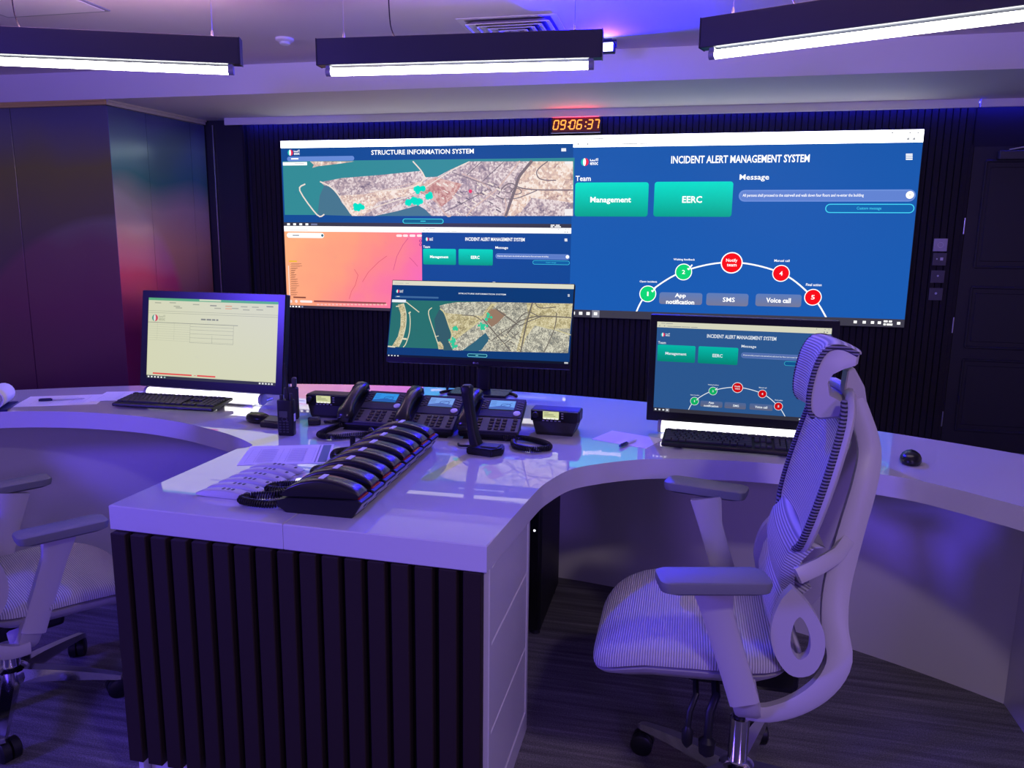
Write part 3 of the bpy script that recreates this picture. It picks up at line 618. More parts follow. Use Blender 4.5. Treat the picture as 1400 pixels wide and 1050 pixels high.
for L, wd, m in (([(420,252.3),(413,261),(436.6,294),(446,293.6)], 0.011, cream), ([(567,221.5),(578,234),(583,243)], 0.010, cream), ([(441,249),(455,256),(466,268),(482,292)], 0.010, cream),
                 ([(584,243),(572,254),(545,260),(508,262)], 0.010, cream), ([(484,293),(520,282),(557,270),(575,262),(619,234),(643,222)], 0.008, cream),
                 ([(728,221.4),(720,231),(711,243),(706,258),(700,275),(693,295.4)], 0.022, road), ([(712,221.4),(697,240),(684,256),(673,266.5),(650,284),(640,295.4)], 0.010, road2),
                 ([(784,260.3),(735,260),(712,257),(700,251),(690,256),(683,266)], 0.009, road), ([(735,261),(718,268),(705,272),(690,272),(680,268)], 0.007, road),
                 ([(700,262),(706,266),(714,264),(712,259),(704,258),(700,262)], 0.007, road), ([(690,260),(697,256),(702,260),(697,264),(690,262)], 0.006, road),
                 ([(750,221.5),(740,229),(735,236),(738,244),(748,247),(761,247)], 0.008, road), ([(596,272),(612,294),(618,295.2)], 0.012, road2), ([(634,238),(660,250),(673,262),(665,266),(650,266)], 0.008, road2),
                 ([(595,270),(566,258),(560,262),(574,272),(600,290)], 0.007, road2), ([(610,290),(640,275),(672,258)], 0.007, road), ([(620,236),(650,247),(685,258)], 0.006, road), ([(660,222),(640,240)], 0.006, road), ([(690,222),(662,248)], 0.006, road),
                 ([(692,272),(694,285),(690,295)], 0.009, road2), ([(470,274),(520,262),(570,250)], 0.006, road2), ([(500,293),(530,278)], 0.006, road2), ([(520,293),(556,275)], 0.006, road2)):
    cv = catmull(pp(L), 4); g.line([(v.x, v.y) for v in cv], wd, m, 7)
rnd = random.Random(3); tq = smat(10, 225, 200)
for (x, y, rx, ry, n) in ((492.5, 283.5, 6.5, 3.4, 9), (570, 276.5, 12, 4, 14), (576.5, 260.5, 7, 3.4, 9), (588, 268, 4, 2.6, 5)):
    for i in range(n):
        t, q = rnd.uniform(0, 2*PI), rnd.random()**0.5
        a, b = c(x+rx*q*math.cos(t), y+ry*q*math.sin(t)); g.circ(a, b, 0.020, tq, 8, n=10)
a, b = c(645, 262); g.circ(a, b, 0.014, smat(240, 60, 100), 8, n=12)
for i in range(46):
    x, y = rnd.uniform(600, 690), rnd.uniform(250, 293); a, b = c(x, y); t = 0.5; ww, hh = rnd.uniform(0.012, 0.05), rnd.uniform(0.006, 0.014)
    g.poly([(a+p*math.cos(-t)-q*math.sin(-t), b+p*math.sin(-t)+q*math.cos(-t)) for p, q in ((-ww/2,-hh/2),(ww/2,-hh/2),(ww/2,hh/2),(-ww/2,hh/2))], cream if i % 3 else road, 8)
wr(g, 390, 222.5, 423, 226.6, WHT, 8); wr(g, 406, 224.2, 419, 224.8, smat(180, 180, 185), 9)
for y0, y1 in ((221.6, 225), (286, 295)): wr(g, 773, y0, 783.5, y1, smat(245, 240, 240), 8)
cyl = smat(60, 200, 215); wrr(g, 552.5, 299, 608.5, 306.2, 0.05, cyl, 3); wrr(g, 553.8, 300, 607.2, 305.3, 0.05, smat(14, 98, 140), 4); wr(g, 577, 301.9, 584, 303.3, cyl, 5)
g.build('screen', vw_, 'satellite map window with a structure information heading')

# digital clock above the video wall
ck = thing('digital_clock', 'red digital wall clock reading 09:06:37 above the video wall', 'clock', (-0.856, DW-0.05, 2.305))
bm = BM(); box(bm, (0, 0.02, 0), (0.375, 0.06, 0.122), bevel=0.003); obj('housing', bm, M['black'], ck)
bm = BM(); box(bm, (0, -0.011, 0), (0.352, 0.003, 0.098)); obj('face_panel', bm, M['clock_face'], ck)
bm = BM(); box(bm, (0, -0.012, -0.0585), (0.37, 0.006, 0.004)); obj('lower_trim', bm, M['steel'], ck)
SEG = {'0': 'abcdef', '3': 'abgcd', '6': 'acdefg', '7': 'abc', '9': 'abcdfg'}
def digit(ch, x0):
    bm = BM(); w_, h_, t = 0.034, 0.062, 0.0085; sh = 0.17
    L = {'a': ((0, h_), (w_, h_)), 'b': ((w_, h_), (w_, h_/2)), 'c': ((w_, h_/2), (w_, 0)), 'd': ((0, 0), (w_, 0)), 'e': ((0, h_/2), (0, 0)), 'f': ((0, h_), (0, h_/2)), 'g': ((0, h_/2), (w_, h_/2))}
    for s in SEG[ch]:
        (p0, q0), (p1, q1) = L[s]; d = Vector((p1-p0, q1-q0)).normalized(); m = 0.0012
        p0 += d.x*m; q0 += d.y*m; p1 -= d.x*m; q1 -= d.y*m; n = Vector((-d.y, d.x))*t/2; e = d*t/2*0.6
        P = [(p0, q0), (p0+e.x+n.x, q0+e.y+n.y), (p1-e.x+n.x, q1-e.y+n.y), (p1, q1), (p1-e.x-n.x, q1-e.y-n.y), (p0+e.x-n.x, q0+e.y-n.y)]
        prism(bm, [(x0+a+sh*b, -0.0125, b-0.031) for a, b in P], (0, -0.002, 0))
    return bm
for i, (ch, x) in enumerate(zip('090637', (-0.170, -0.118, -0.047, 0.005, 0.083, 0.131))):
    obj('digit', digit(ch, x), M['clock_digit'], ck)
for x in (-0.062, 0.064):
    bm = BM()
    for z in (-0.014, 0.016): lathe(bm, [(0.006, 0), (0.006, 0.002)], 10, (x+0.01+z*0.17, -0.0125, z), RX(PI/2))
    obj('colon', bm, M['clock_digit'], ck)
area('clock_glow', (-0.856, DW-0.075, 2.335), (-0.856, DW-0.3, 2.6), 0.32, 0.55, (1.0, 0.03, 0.06), 0.02)

# ------------------------------------------------------------------ the console desk
ZT, ZB = 0.78, 0.716
ACX, ACY, AR = -0.88, -0.22, 3.53
def arc_y(x, r=AR): return ACY+math.sqrt(max(r*r-(x-ACX)**2, 0))
XS = -0.8905
inL = catmull([(-3.35, 1.45, 0), (-3.15, 1.75, 0), (-2.95, 2.05, 0), (-2.75, 2.24, 0), (-2.516, 2.36, 0), (-2.397, 2.405, 0), (-2.256, 2.433, 0), (-2.098, 2.441, 0), (-1.936, 2.430, 0), (-1.748, 2.385, 0), (-1.548, 2.304, 0), (-1.442, 2.247, 0), (-1.365, 2.193, 0), (-1.337, 2.165, 0), (-1.345, 2.137, 0), (-1.366, 2.115, 0)], 5)
inR = catmull([(-0.38, 1.726, 0), (-0.362, 1.94, 0), (-0.346, 2.036, 0), (-0.303, 2.165, 0), (-0.227, 2.248, 0), (-0.121, 2.322, 0), (-0.012, 2.362, 0), (0.163, 2.388, 0), (0.30, 2.388, 0), (0.45, 2.378, 0), (0.569, 2.358, 0), (0.667, 2.32, 0), (0.744, 2.263, 0), (0.813, 2.197, 0), (0.878, 2.132, 0), (1.0, 1.98, 0), (1.1, 1.75, 0), (1.16, 1.45, 0)], 5)
def slab(pts):
    bm = BM(); prism(bm, [(p[0], p[1], ZB) for p in pts], (0, 0, ZT-ZB))
    es = [e for e in bm.edges if abs(e.verts[0].co.z-e.verts[1].co.z) < 1e-5]
    bmesh.ops.bevel(bm, geom=es, offset=0.0025, segments=1, profile=0.5, affect='EDGES'); return bm
top = thing('console_worktop', 'white glossy curved console worktop with a central peninsula', 'worktop', (0, 0, 0))
left = [(XS-0.0006, 1.551), (XS-0.0006, arc_y(XS))] + [(x, arc_y(x)) for x in [XS-0.12*i for i in range(1, 24)]] + [(-3.75, 1.45)] + [(p.x, p.y) for p in inL] + [(-1.371, 1.563)]
right = [(XS+0.0006, 1.551), (-0.395, 1.540)] + [(p.x, p.y) for p in inR] + [(1.95, 1.45)] + [(x, arc_y(x)) for x in [1.85-0.12*i for i in range(0, 23)]] + [(XS+0.0006, arc_y(XS))]
obj('slab', slab(left), M['white_top'], top, 22); obj('slab', slab(right), M['white_top'], top, 22)

base = thing('modesty_screen', 'white curved modesty screen under the rear of the worktop', 'desk screen', (0, 0, 0))
bm = BM(); N = 48; xs = [-2.83+i*(1.07+2.83)/N for i in range(N+1)]
prism_pts = [(x, arc_y(x, 3.37), 0) for x in xs] + [(x, arc_y(x, 3.40), 0) for x in reversed(xs)]
prism(bm, prism_pts, (0, 0, ZB-0.001)); obj('curved_panel', bm, M['white_panel'], base, 30)
for x0 in (1.06, -2.86):
    bm = BM(); y1 = arc_y(x0, 3.37)-0.002; box(bm, (x0+0.015, (y1+1.3)/2, (ZB-0.001)/2), (0.03, y1-1.3, ZB-0.001), bevel=0.001); obj('end_panel', bm, M['white_panel'], base)

ped = thing('console_pedestal', 'peninsula cabinet with dark vertical slats in front and white drawers', 'cabinet', (0, 0, 0))
X0, X1, Y0, Y1 = -1.366, -0.400, 1.585, 2.045
bm = BM(); box(bm, ((X0+X1)/2, (Y0+Y1)/2+0.0, (ZB+0.085)/2), (X1-X0-0.036, Y1-Y0-0.012, ZB-0.085-0.001)); obj('carcass', bm, M['white_panel'], ped)
ped.children[-1].location = (0, 0, 0)
bm = BM(); box(bm, ((X0+X1)/2-0.005, Y0-0.008, (ZB+0.10)/2), (X1-X0-0.02, 0.012, ZB-0.10)); obj('slat_backing', bm, M['dark_back'], ped)
bm = BM(); box(bm, ((X0+X1)/2, (Y0+Y1)/2+0.01, 0.042), (X1-X0-0.05, Y1-Y0-0.02, 0.084)); obj('plinth', bm, M['white_panel'], ped)
n = 17; pit = (X1-X0)/n
bm = BM(); box(bm, (0, 0, 0), (pit*0.74, 0.026, ZB-0.088), bevel=0.002); sm = mesh_of('slat', bm, M['dark_slat'])
for i in range(n):
    o = link('slat', sm, ped); o.location = (X0+pit*(i+0.5), Y0-0.027+0.011*0+(i/n)*-0.006, (ZB+0.086)/2)
# right side with three drawers in a thin frame
for z0, z1 in ((0.515, 0.700), (0.285, 0.509), (0.075, 0.279)):
    bm = BM(); box(bm, (X1-0.009, (Y0+Y1)/2-0.004, (z0+z1)/2), (0.018, Y1-Y0-0.05, z1-z0), bevel=0.002); obj('drawer_front', bm, M['white_panel'], ped)
bm = BM()
box(bm, (X1-0.008, Y1-0.012, ZB/2), (0.020, 0.024, ZB-0.002), bevel=0.002); box(bm, (X1-0.008, Y0+0.006, ZB/2), (0.020, 0.022, ZB-0.002), bevel=0.002)
box(bm, (X1-0.008, (Y0+Y1)/2, 0.035), (0.020, Y1-Y0-0.03, 0.07), bevel=0.002); obj('drawer_frame', bm, M['white_panel'], ped)
bm = BM(); box(bm, (X0+0.009, (Y0+Y1)/2, ZB/2), (0.018, Y1-Y0, ZB-0.002), bevel=0.002); obj('side_panel', bm, M['white_panel'], ped)

tw = thing('computer_tower', 'black computer tower standing on the carpet behind the pedestal', 'computer', (-0.56, 2.80, 0))
bm = BM(); box(bm, (0, 0, 0.30), (0.20, 0.42, 0.55), bevel=0.006); obj('case', bm, M['black'], tw)
bm = BM(); box(bm, (0, -0.216, 0.30), (0.185, 0.016, 0.53), bevel=0.006, seg=2); fp = obj('front_panel', bm, M['black_gloss'], tw)
bm = BM(); lathe(bm, [(0.004, 0), (0.003, 0.002)], 10, (0.075, -0.224, 0.42), RX(PI/2)); obj('power_light', bm, M['led_white'], fp)
for sx in (-1, 1):
    for sy in (-1, 1):
        bm = BM(); lathe(bm, [(0.018, 0), (0.016, 0.026)], 12, (sx*0.075, sy*0.17, 0)); obj('foot', bm, M['black_matte'], tw, 40)

# ------------------------------------------------------------------ monitors
def local_plane(t, y, tilt):
    """function pixel -> (a,b) on the picture plane of a monitor thing (local y offset, tilted about the lower edge)"""
    mw = Matrix.Translation(t['_o']) @ Matrix.Rotation(t['_rz'], 4, 'Z') @ Matrix.Rotation(-tilt, 4, 'X')
    inv = mw.inverted(); p0 = mw @ Vector((0, y, 0)); nn = (mw.to_3x3() @ Vector((0, 1, 0)))
    def f(px, py):
        q = inv @ on_plane(px, py, p0, nn); return q.x, q.z
    return f
def monitor(label, pos, rz, tilt, w_, h_, bez, thick, draw, bar=None, stand=None, logo_mark=False, grp=None):
    """pos: middle of the lower edge of the picture (world)"""
    t = thing('monitor', label, 'monitor', (pos[0], pos[1], ZT), rz, grp)
    org = Vector((0, 0, pos[2]-ZT)); rot = (-tilt, 0, 0)
    bl, br_, bt, bb = bez
    bm = BM(); box(bm, ((br_-bl)/2, thick/2+0.001, (h_+bt-bb)/2), (w_+bl+br_, thick, h_+bt+bb), bevel=0.004, seg=2)
    obj('casing', bm, M['black'], t, loc=org, rot=rot)
    bm = BM(); x0, x1, z0, z1 = -w_/2-bl+0.002, w_/2+br_-0.002, -bb+0.002, h_+bt-0.002
    for (a, b, cc, d) in ((x0, z0, x1, 0), (x0, h_, x1, z1), (x0, 0, -w_/2, h_), (w_/2, 0, x1, h_)):
        box(bm, ((a+cc)/2, -0.0005, (b+d)/2), (cc-a, 0.004, d-b))
    obj('bezel', bm, M['black_gloss'], t, loc=org, rot=rot)
    g = G(0.00025); mw = Matrix.Translation((pos[0], pos[1], pos[2])) @ Matrix.Rotation(rz, 4, 'Z') @ Matrix.Rotation(-tilt, 4, 'X')
    inv = mw.inverted(); p0 = mw.to_translation(); nn = mw.to_3x3() @ Vector((0, 1, 0))
    def f(px, py):
        q = inv @ on_plane(px, py, p0, nn); return q.x, q.z
    draw(g, f, w_, h_)
    g.build('screen', t, None, org, rot)
    if logo_mark:
        g2 = G(); g2.circ(-0.008, -bb*0.5, 0.004, M['steel'], 1, n=14); g2.text('LG', -0.001, -bb*0.5-0.003, 0.012, -bb*0.5+0.003, M['steel'], 1, 0.0); g2.build('maker_mark', t, None, org+Vector((0, -0.0022, 0)), rot)
    if bar:
        bx0, bx1, by, hh = bar
        bm = BM(); prism(bm, [(bx0, by+0.022*math.cos(a), 0.005+hh/2+hh/2*math.sin(a)) for a in [2*PI*k/16 for k in range(16)]], (bx1-bx0, 0, 0)); o = obj('light_bar', bm, M['bar_light'], t, 40, label='glowing white light bar under the screen')
        for xx in (bx0-0.006, bx1-0.006):
            bm = BM(); prism(bm, [(xx, by+0.024*math.cos(a), 0.005+hh/2+(hh/2+0.002)*math.sin(a)) for a in [2*PI*k/16 for k in range(16)]], (0.012, 0, 0)); obj('end_cap', bm, M['grey_plastic'], o, 40)
        bm = BM(); box(bm, ((bx0+bx1)/2, by+0.05, 0.004), (bx1-bx0-0.06, 0.15, 0.008), bevel=0.002); obj('foot_plate', bm, M['steel'], t)
        bm = BM(); box(bm, (0, by+0.075, 0.10), (0.10, 0.02, 0.19), rot=RX(-0.1), bevel=0.003); obj('neck', bm, M['steel'], t)
    if stand:
        sy = stand
        bm = BM(); tube(bm, [(0.17*math.cos(a), sy+0.09*math.sin(a)-0.02, 0.006) for a in [PI*k/12 for k in range(13)]], 0.006, 8); box(bm, (0, sy+0.02, 0.006), (0.26, 0.15, 0.011), bevel=0.003); obj('foot_plate', bm, M['black_gloss'], t, 40)
        bm = BM(); prism(bm, rr3(0.062, 0.026, 0.01, (0, sy+0.082, 0.012)), (0, -0.0, pos[2]-ZT+0.10)); obj('neck', bm, M['black'], t, 40)
        bm = BM(); box(bm, (0, sy+0.052, pos[2]-ZT+0.10), (0.10, 0.03, 0.10), RX(-0.273), bevel=0.006); obj('hinge_block', bm, M['black'], t)
    return t
def rr3(w_, d_, r, o): return [(o[0]+p, o[1]+q, o[2]) for p, q in rrect(w_, d_, r)]

def draw_left(g, f, w_, h_):
    pap = smat(212, 214, 178); green = smat(90, 170, 115); ln = smat(168, 172, 140); dk = smat(130, 135, 115)
    X = -w_/2
    g.rect(X, 0, w_/2, h_, pap, 1); g.rect(X, h_-0.010, w_/2, h_, green, 2); g.rect(X+0.24, h_-0.007, X+0.34, h_, smat(200, 215, 175), 3)
    for i, (a, b, m) in enumerate(((0.03, 0.018, ln), (0.10, 0.016, ln), (0.12, 0.03, ln), (0.13, 0.036, ln), (0.21, 0.02, ln), (0.29, 0.022, dk), (0.31, 0.032, ln), (0.36, 0.022, smat(210, 160, 110)), (0.36, 0.032, smat(220, 170, 120)), (0.39, 0.03, ln), (0.43, 0.022, ln), (0.44, 0.034, ln), (0.48, 0.022, ln), (0.50, 0.032, ln), (0.545, 0.018, dk))):
        g.rect(X+a, h_-b-0.004, X+a+0.03, h_-b, m, 2)
    for b in (0.052, 0.060): g.rect(X, h_-b-0.0015, w_/2, h_-b, ln, 2)
    logo(g, X+0.033, h_-0.082, 0.014, smat(225, 225, 215), 3, smat(205, 70, 75), smat(60, 150, 120), ln)
    g.rect(X, h_-0.101, X+0.42, h_-0.099, dk, 2)
    g.rect(X+0.25, h_-0.084, X+0.272, h_-0.078, dk, 2); g.rect(X+0.276, h_-0.084, X+0.297, h_-0.078, dk, 2); g.rect(X+0.301, h_-0.084, X+0.316, h_-0.078, dk, 2); g.rect(X+0.32, h_-0.084, X+0.33, h_-0.078, dk, 2)
    for i in range(1, 9): g.rect(X+0.005, h_-0.099-0.0092*i, X+(0.20 if i < 8 else 0.40), h_-0.0984-0.0092*i, ln, 2)
    for xx in (0.045, 0.125, 0.20): g.rect(X+xx, h_-0.17, X+xx+0.0007, h_-0.10, ln, 2)
    for b in (0.100, 0.111, 0.124, 0.140, 0.156, 0.176): g.rect(X+0.20, h_-b-0.0009, X+0.40, h_-b, dk, 2)
    for xx in (0.20, 0.303, 0.40): g.rect(X+xx, h_-0.177, X+xx+0.0009, h_-(0.10 if xx != 0.303 else 0.145), dk, 2)
    rd = smat(225, 80, 60); g.rect(X+0.03, 0.018, X+0.215, 0.024, rd, 2); g.rect(X+0.24, 0.018, X+0.325, 0.024, rd, 2); g.rect(X+0.225, 0.020, X+0.235, 0.022, rd, 2)
    g.rect(X, 0.014, w_/2, 0.0148, ln, 2)
    g.rect(X, 0, w_/2, 0.012, smat(50, 52, 52), 2)
    for i in range(6): g.rect(X+0.006+0.0155*i, 0.003, X+0.014+0.0155*i, 0.009, smat(235, 240, 235) if i < 5 else smat(150, 190, 185), 3)
    for i in range(5): g.rect(w_/2-0.075+0.0135*i, 0.003, w_/2-0.067+0.0135*i, 0.009, smat(225, 228, 225), 3)
def draw_right(g, f, w_, h_):
    incident_page(g, -w_/2, 0, w_, h_, smat(42, 86, 142), smat(225, 232, 240), smat(214, 214, 190), 0.82, tname='desk')
def draw_mid(g, f, w_, h_):
    X = -w_/2; navy = smat(10, 58, 118); wh = smat(235, 240, 245); K = 0.8
    c = lambda x, y: f(520+x/5, 370+y/5)          # picture points measured on an enlarged view
    pp = lambda L: [c(*q) for q in L]
    g.rect(X, 0, w_/2, h_, navy, 1); g.rect(X, h_-0.0195, w_/2, h_, smat(222, 220, 200), 2)
    for x0, x1 in ((0.01, 0.05), (0.06, 0.075)): g.rect(X+x0, h_-0.012, X+x1, h_-0.010, smat(180, 178, 165), 3)
    a0, b1 = c(535, 151); a1, b0 = c(858, 172); g.text('STRUCTURE INFORMATION SYSTEM', a0, b0+0.002, a1, b1, wh, 3, 0.025)
    a, b = c(118, 141); logo(g, a, b, 0.0075, wh, 3)
    for i in range(4): a, b = c(1281, 163+4.5*i); g.rect(a, b-0.0008, a+0.0085, b+0.0008, wh, 3)
    a0, b1 = c(100, 172); a1, b0 = c(398, 200); g.rrect(a0, b0+0.005, a1, b1, 0.02, smat(62, 105, 155), 3); g.rect(a0+0.008, b0+0.009, a0+0.022, b0+0.0115, wh, 4)
    g.poly(pp([(84, 200), (1315, 226), (1284, 564), (52, 522)]), smat(40, 112, 108), 2)
    g.poly(pp([(440, 300), (405, 262), (370, 330), (378, 450), (432, 545), (500, 545), (480, 440), (462, 370)]), smat(52, 92, 104), 3)
    g.poly(pp([(405, 240), (450, 228), (520, 216), (700, 214), (1315, 226), (1284, 564), (495, 545), (470, 490), (490, 440), (465, 370), (440, 290), (412, 265)]), CITY['mon_grey'], 4)
    g.poly(pp([(445, 290), (560, 300), (700, 310), (720, 270), (760, 225), (800, 224), (700, 330), (640, 380), (520, 470), (490, 440), (465, 370)]), CITY['mon_sand'], 5)
    g.poly(pp([(1000, 222), (1315, 226), (1300, 395), (1150, 400), (1060, 370), (1000, 450), (960, 556), (930, 552), (985, 350), (1010, 300)]), CITY['mon_sand'], 5)
    g.poly(pp([(725, 260), (800, 265), (860, 300), (800, 360), (760, 385), (720, 340)]), smat(150, 122, 100), 5)
    g.poly(pp([(560, 547), (640, 490), (720, 425), (748, 468), (690, 545), (655, 551)]), smat(50, 100, 122), 6)
    sand = smat(205, 196, 150); pale = smat(222, 215, 185); rdk = smat(112, 106, 98)
    g.poly(pp([(120, 232), (160, 225), (178, 300), (172, 390), (150, 470), (125, 522), (80, 518), (120, 450), (138, 380), (140, 300)]), CITY['mon_sand'], 4)
    for L, wd, m in (([(160, 226), (177, 300), (172, 390), (150, 470), (126, 520)], 0.0035, pale), ([(200, 285), (205, 350), (198, 430), (175, 500), (158, 522)], 0.004, pale), ([(178, 215), (265, 284)], 0.004, pale), ([(110, 245), (130, 243)], 0.005, pale), ([(55, 518), (100, 522)], 0.006, pale), ([(150, 465), (178, 468)], 0.008, pale), ([(196, 292), (206, 284)], 0.006, pale),
                     ([(352, 255), (330, 295), (378, 450), (395, 500)], 0.004, pale), ([(375, 452), (398, 447)], 0.003, pale), ([(412, 262), (440, 292), (468, 372), (490, 440), (472, 490)], 0.006, sand),
                     ([(500, 470), (600, 400), (690, 330), (770, 228)], 0.005, sand), ([(560, 305), (640, 310), (690, 340)], 0.004, rdk), ([(1040, 222), (1010, 320), (985, 430), (960, 556)], 0.006, rdk), ([(1310, 322), (1100, 312), (1000, 330), (930, 360), (850, 455)], 0.005, rdk),
                     ([(935, 345), (975, 300), (1020, 285), (1080, 312)], 0.004, rdk), ([(1100, 314), (1020, 345), (950, 380)], 0.004, rdk), ([(700, 330), (760, 400), (830, 480), (890, 548)], 0.005, rdk), ([(790, 260), (870, 320), (940, 370)], 0.005, rdk), ([(1205, 290), (1190, 400), (1120, 556)], 0.004, rdk), ([(1060, 222), (1090, 255), (1200, 250)], 0.004, rdk),
                     ([(760, 480), (840, 420), (920, 370)], 0.004, rdk), ([(850, 500), (950, 420)], 0.0035, rdk), ([(1050, 370), (1180, 400), (1300, 440)], 0.0045, sand)):
        cv = catmull(pp(L), 4); g.line([(v.x, v.y) for v in cv], wd, m, 7)
    g.poly(pp([(390, 488), (412, 485), (432, 515), (432, 538), (398, 538)]), CITY['mon_sand'], 6)
    tq = smat(50, 200, 155); rn = random.Random(5)
    for (x, y, rx, ry, n) in ((513, 402, 16, 16, 9), (700, 380, 32, 20, 14), (735, 318, 28, 26, 10), (490, 478, 20, 18, 9), (508, 515, 20, 14, 9)):
        for i in range(n):
            t, q = rn.uniform(0, 2*PI), rn.random()**0.5; a, b = c(x+rx*q*math.cos(t), y+ry*q*math.sin(t)); g.circ(a, b, 0.0052, tq, 8, n=10)
    for i in range(60):
        x, y = rn.uniform(740, 960), rn.uniform(400, 545)
        if x < 780 and y < 470: continue
        a, b = c(x, y); t = -0.75; ww, hh = rn.uniform(0.005, 0.014), rn.uniform(0.002, 0.004)
        g.poly([(a+p*math.cos(t)-q*math.sin(t), b+p*math.sin(t)+q*math.cos(t)) for p, q in ((-ww/2,-hh/2),(ww/2,-hh/2),(ww/2,hh/2),(-ww/2,hh/2))], pale if i % 2 else rdk, 8)
    a0, b1 = c(82, 197); a1, b0 = c(175, 220); g.rect(a0, b0+0.001, a1, b1, wh, 8)
    a0, b1 = c(596, 566); a1, b0 = c(730, 594); cy = smat(120, 215, 225); g.rrect(a0, b0, a1, b1, 0.02, cy, 3); g.rrect(a0+0.002, b0+0.0018, a1-0.002, b1-0.0018, 0.02, smat(12, 80, 110), 4); a, b = c(660, 580); g.rect(a-0.006, b-0.0015, a+0.006, b+0.0015, cy, 5)
    g.rect(X, 0, w_/2, 0.010, smat(14, 22, 40), 3)
    for i in range(4): g.rect(X+0.006+0.014*i, 0.003, X+0.012+0.014*i, 0.008, wh, 4)
    for q in (0.002, 0.006): g.rect(w_/2-0.022, q, w_/2-0.006, q+0.0022, wh, 4)

monitor('left monitor showing a pale spreadsheet, standing over a glowing light bar', (-1.853, 2.712, 0.869), -0.034, 0.146, 0.598, 0.330, (0.030, 0.030, 0.030, 0.035), 0.035, draw_left, bar=(-0.31, 0.225, 0.018, 0.042), grp='wide monitors with light bars')
monitor('right monitor showing the alert page behind the chair headrest', (0.19, 2.675, 0.858), -0.064, 0.0, 0.56, 0.315, (0.024, 0.024, 0.024, 0.035), 0.035, draw_right, bar=(-0.255, 0.255, 0.0, 0.042), grp='wide monitors with light bars')
monitor('ultrawide centre monitor showing a harbour satellite map on a dark stand', (-0.855, 3.126, 0.941), 0.019, 0.273, 0.80, 0.337, (0.003, 0.003, 0.004, 0.022), 0.03, draw_mid, stand=0.06, logo_mark=True)
bm = BM(); tube(bm, catmull([(-1.0, 3.225, 1.0), (-1.0, 3.225, 0.93), (-1.0, 3.225, 0.83), (-1.02, 3.24, 0.787)], 5), 0.006, 6); tag(obj('monitor_cable', bm, M['black'], None, 40), 'black cable hanging down behind the centre monitor', 'cable')

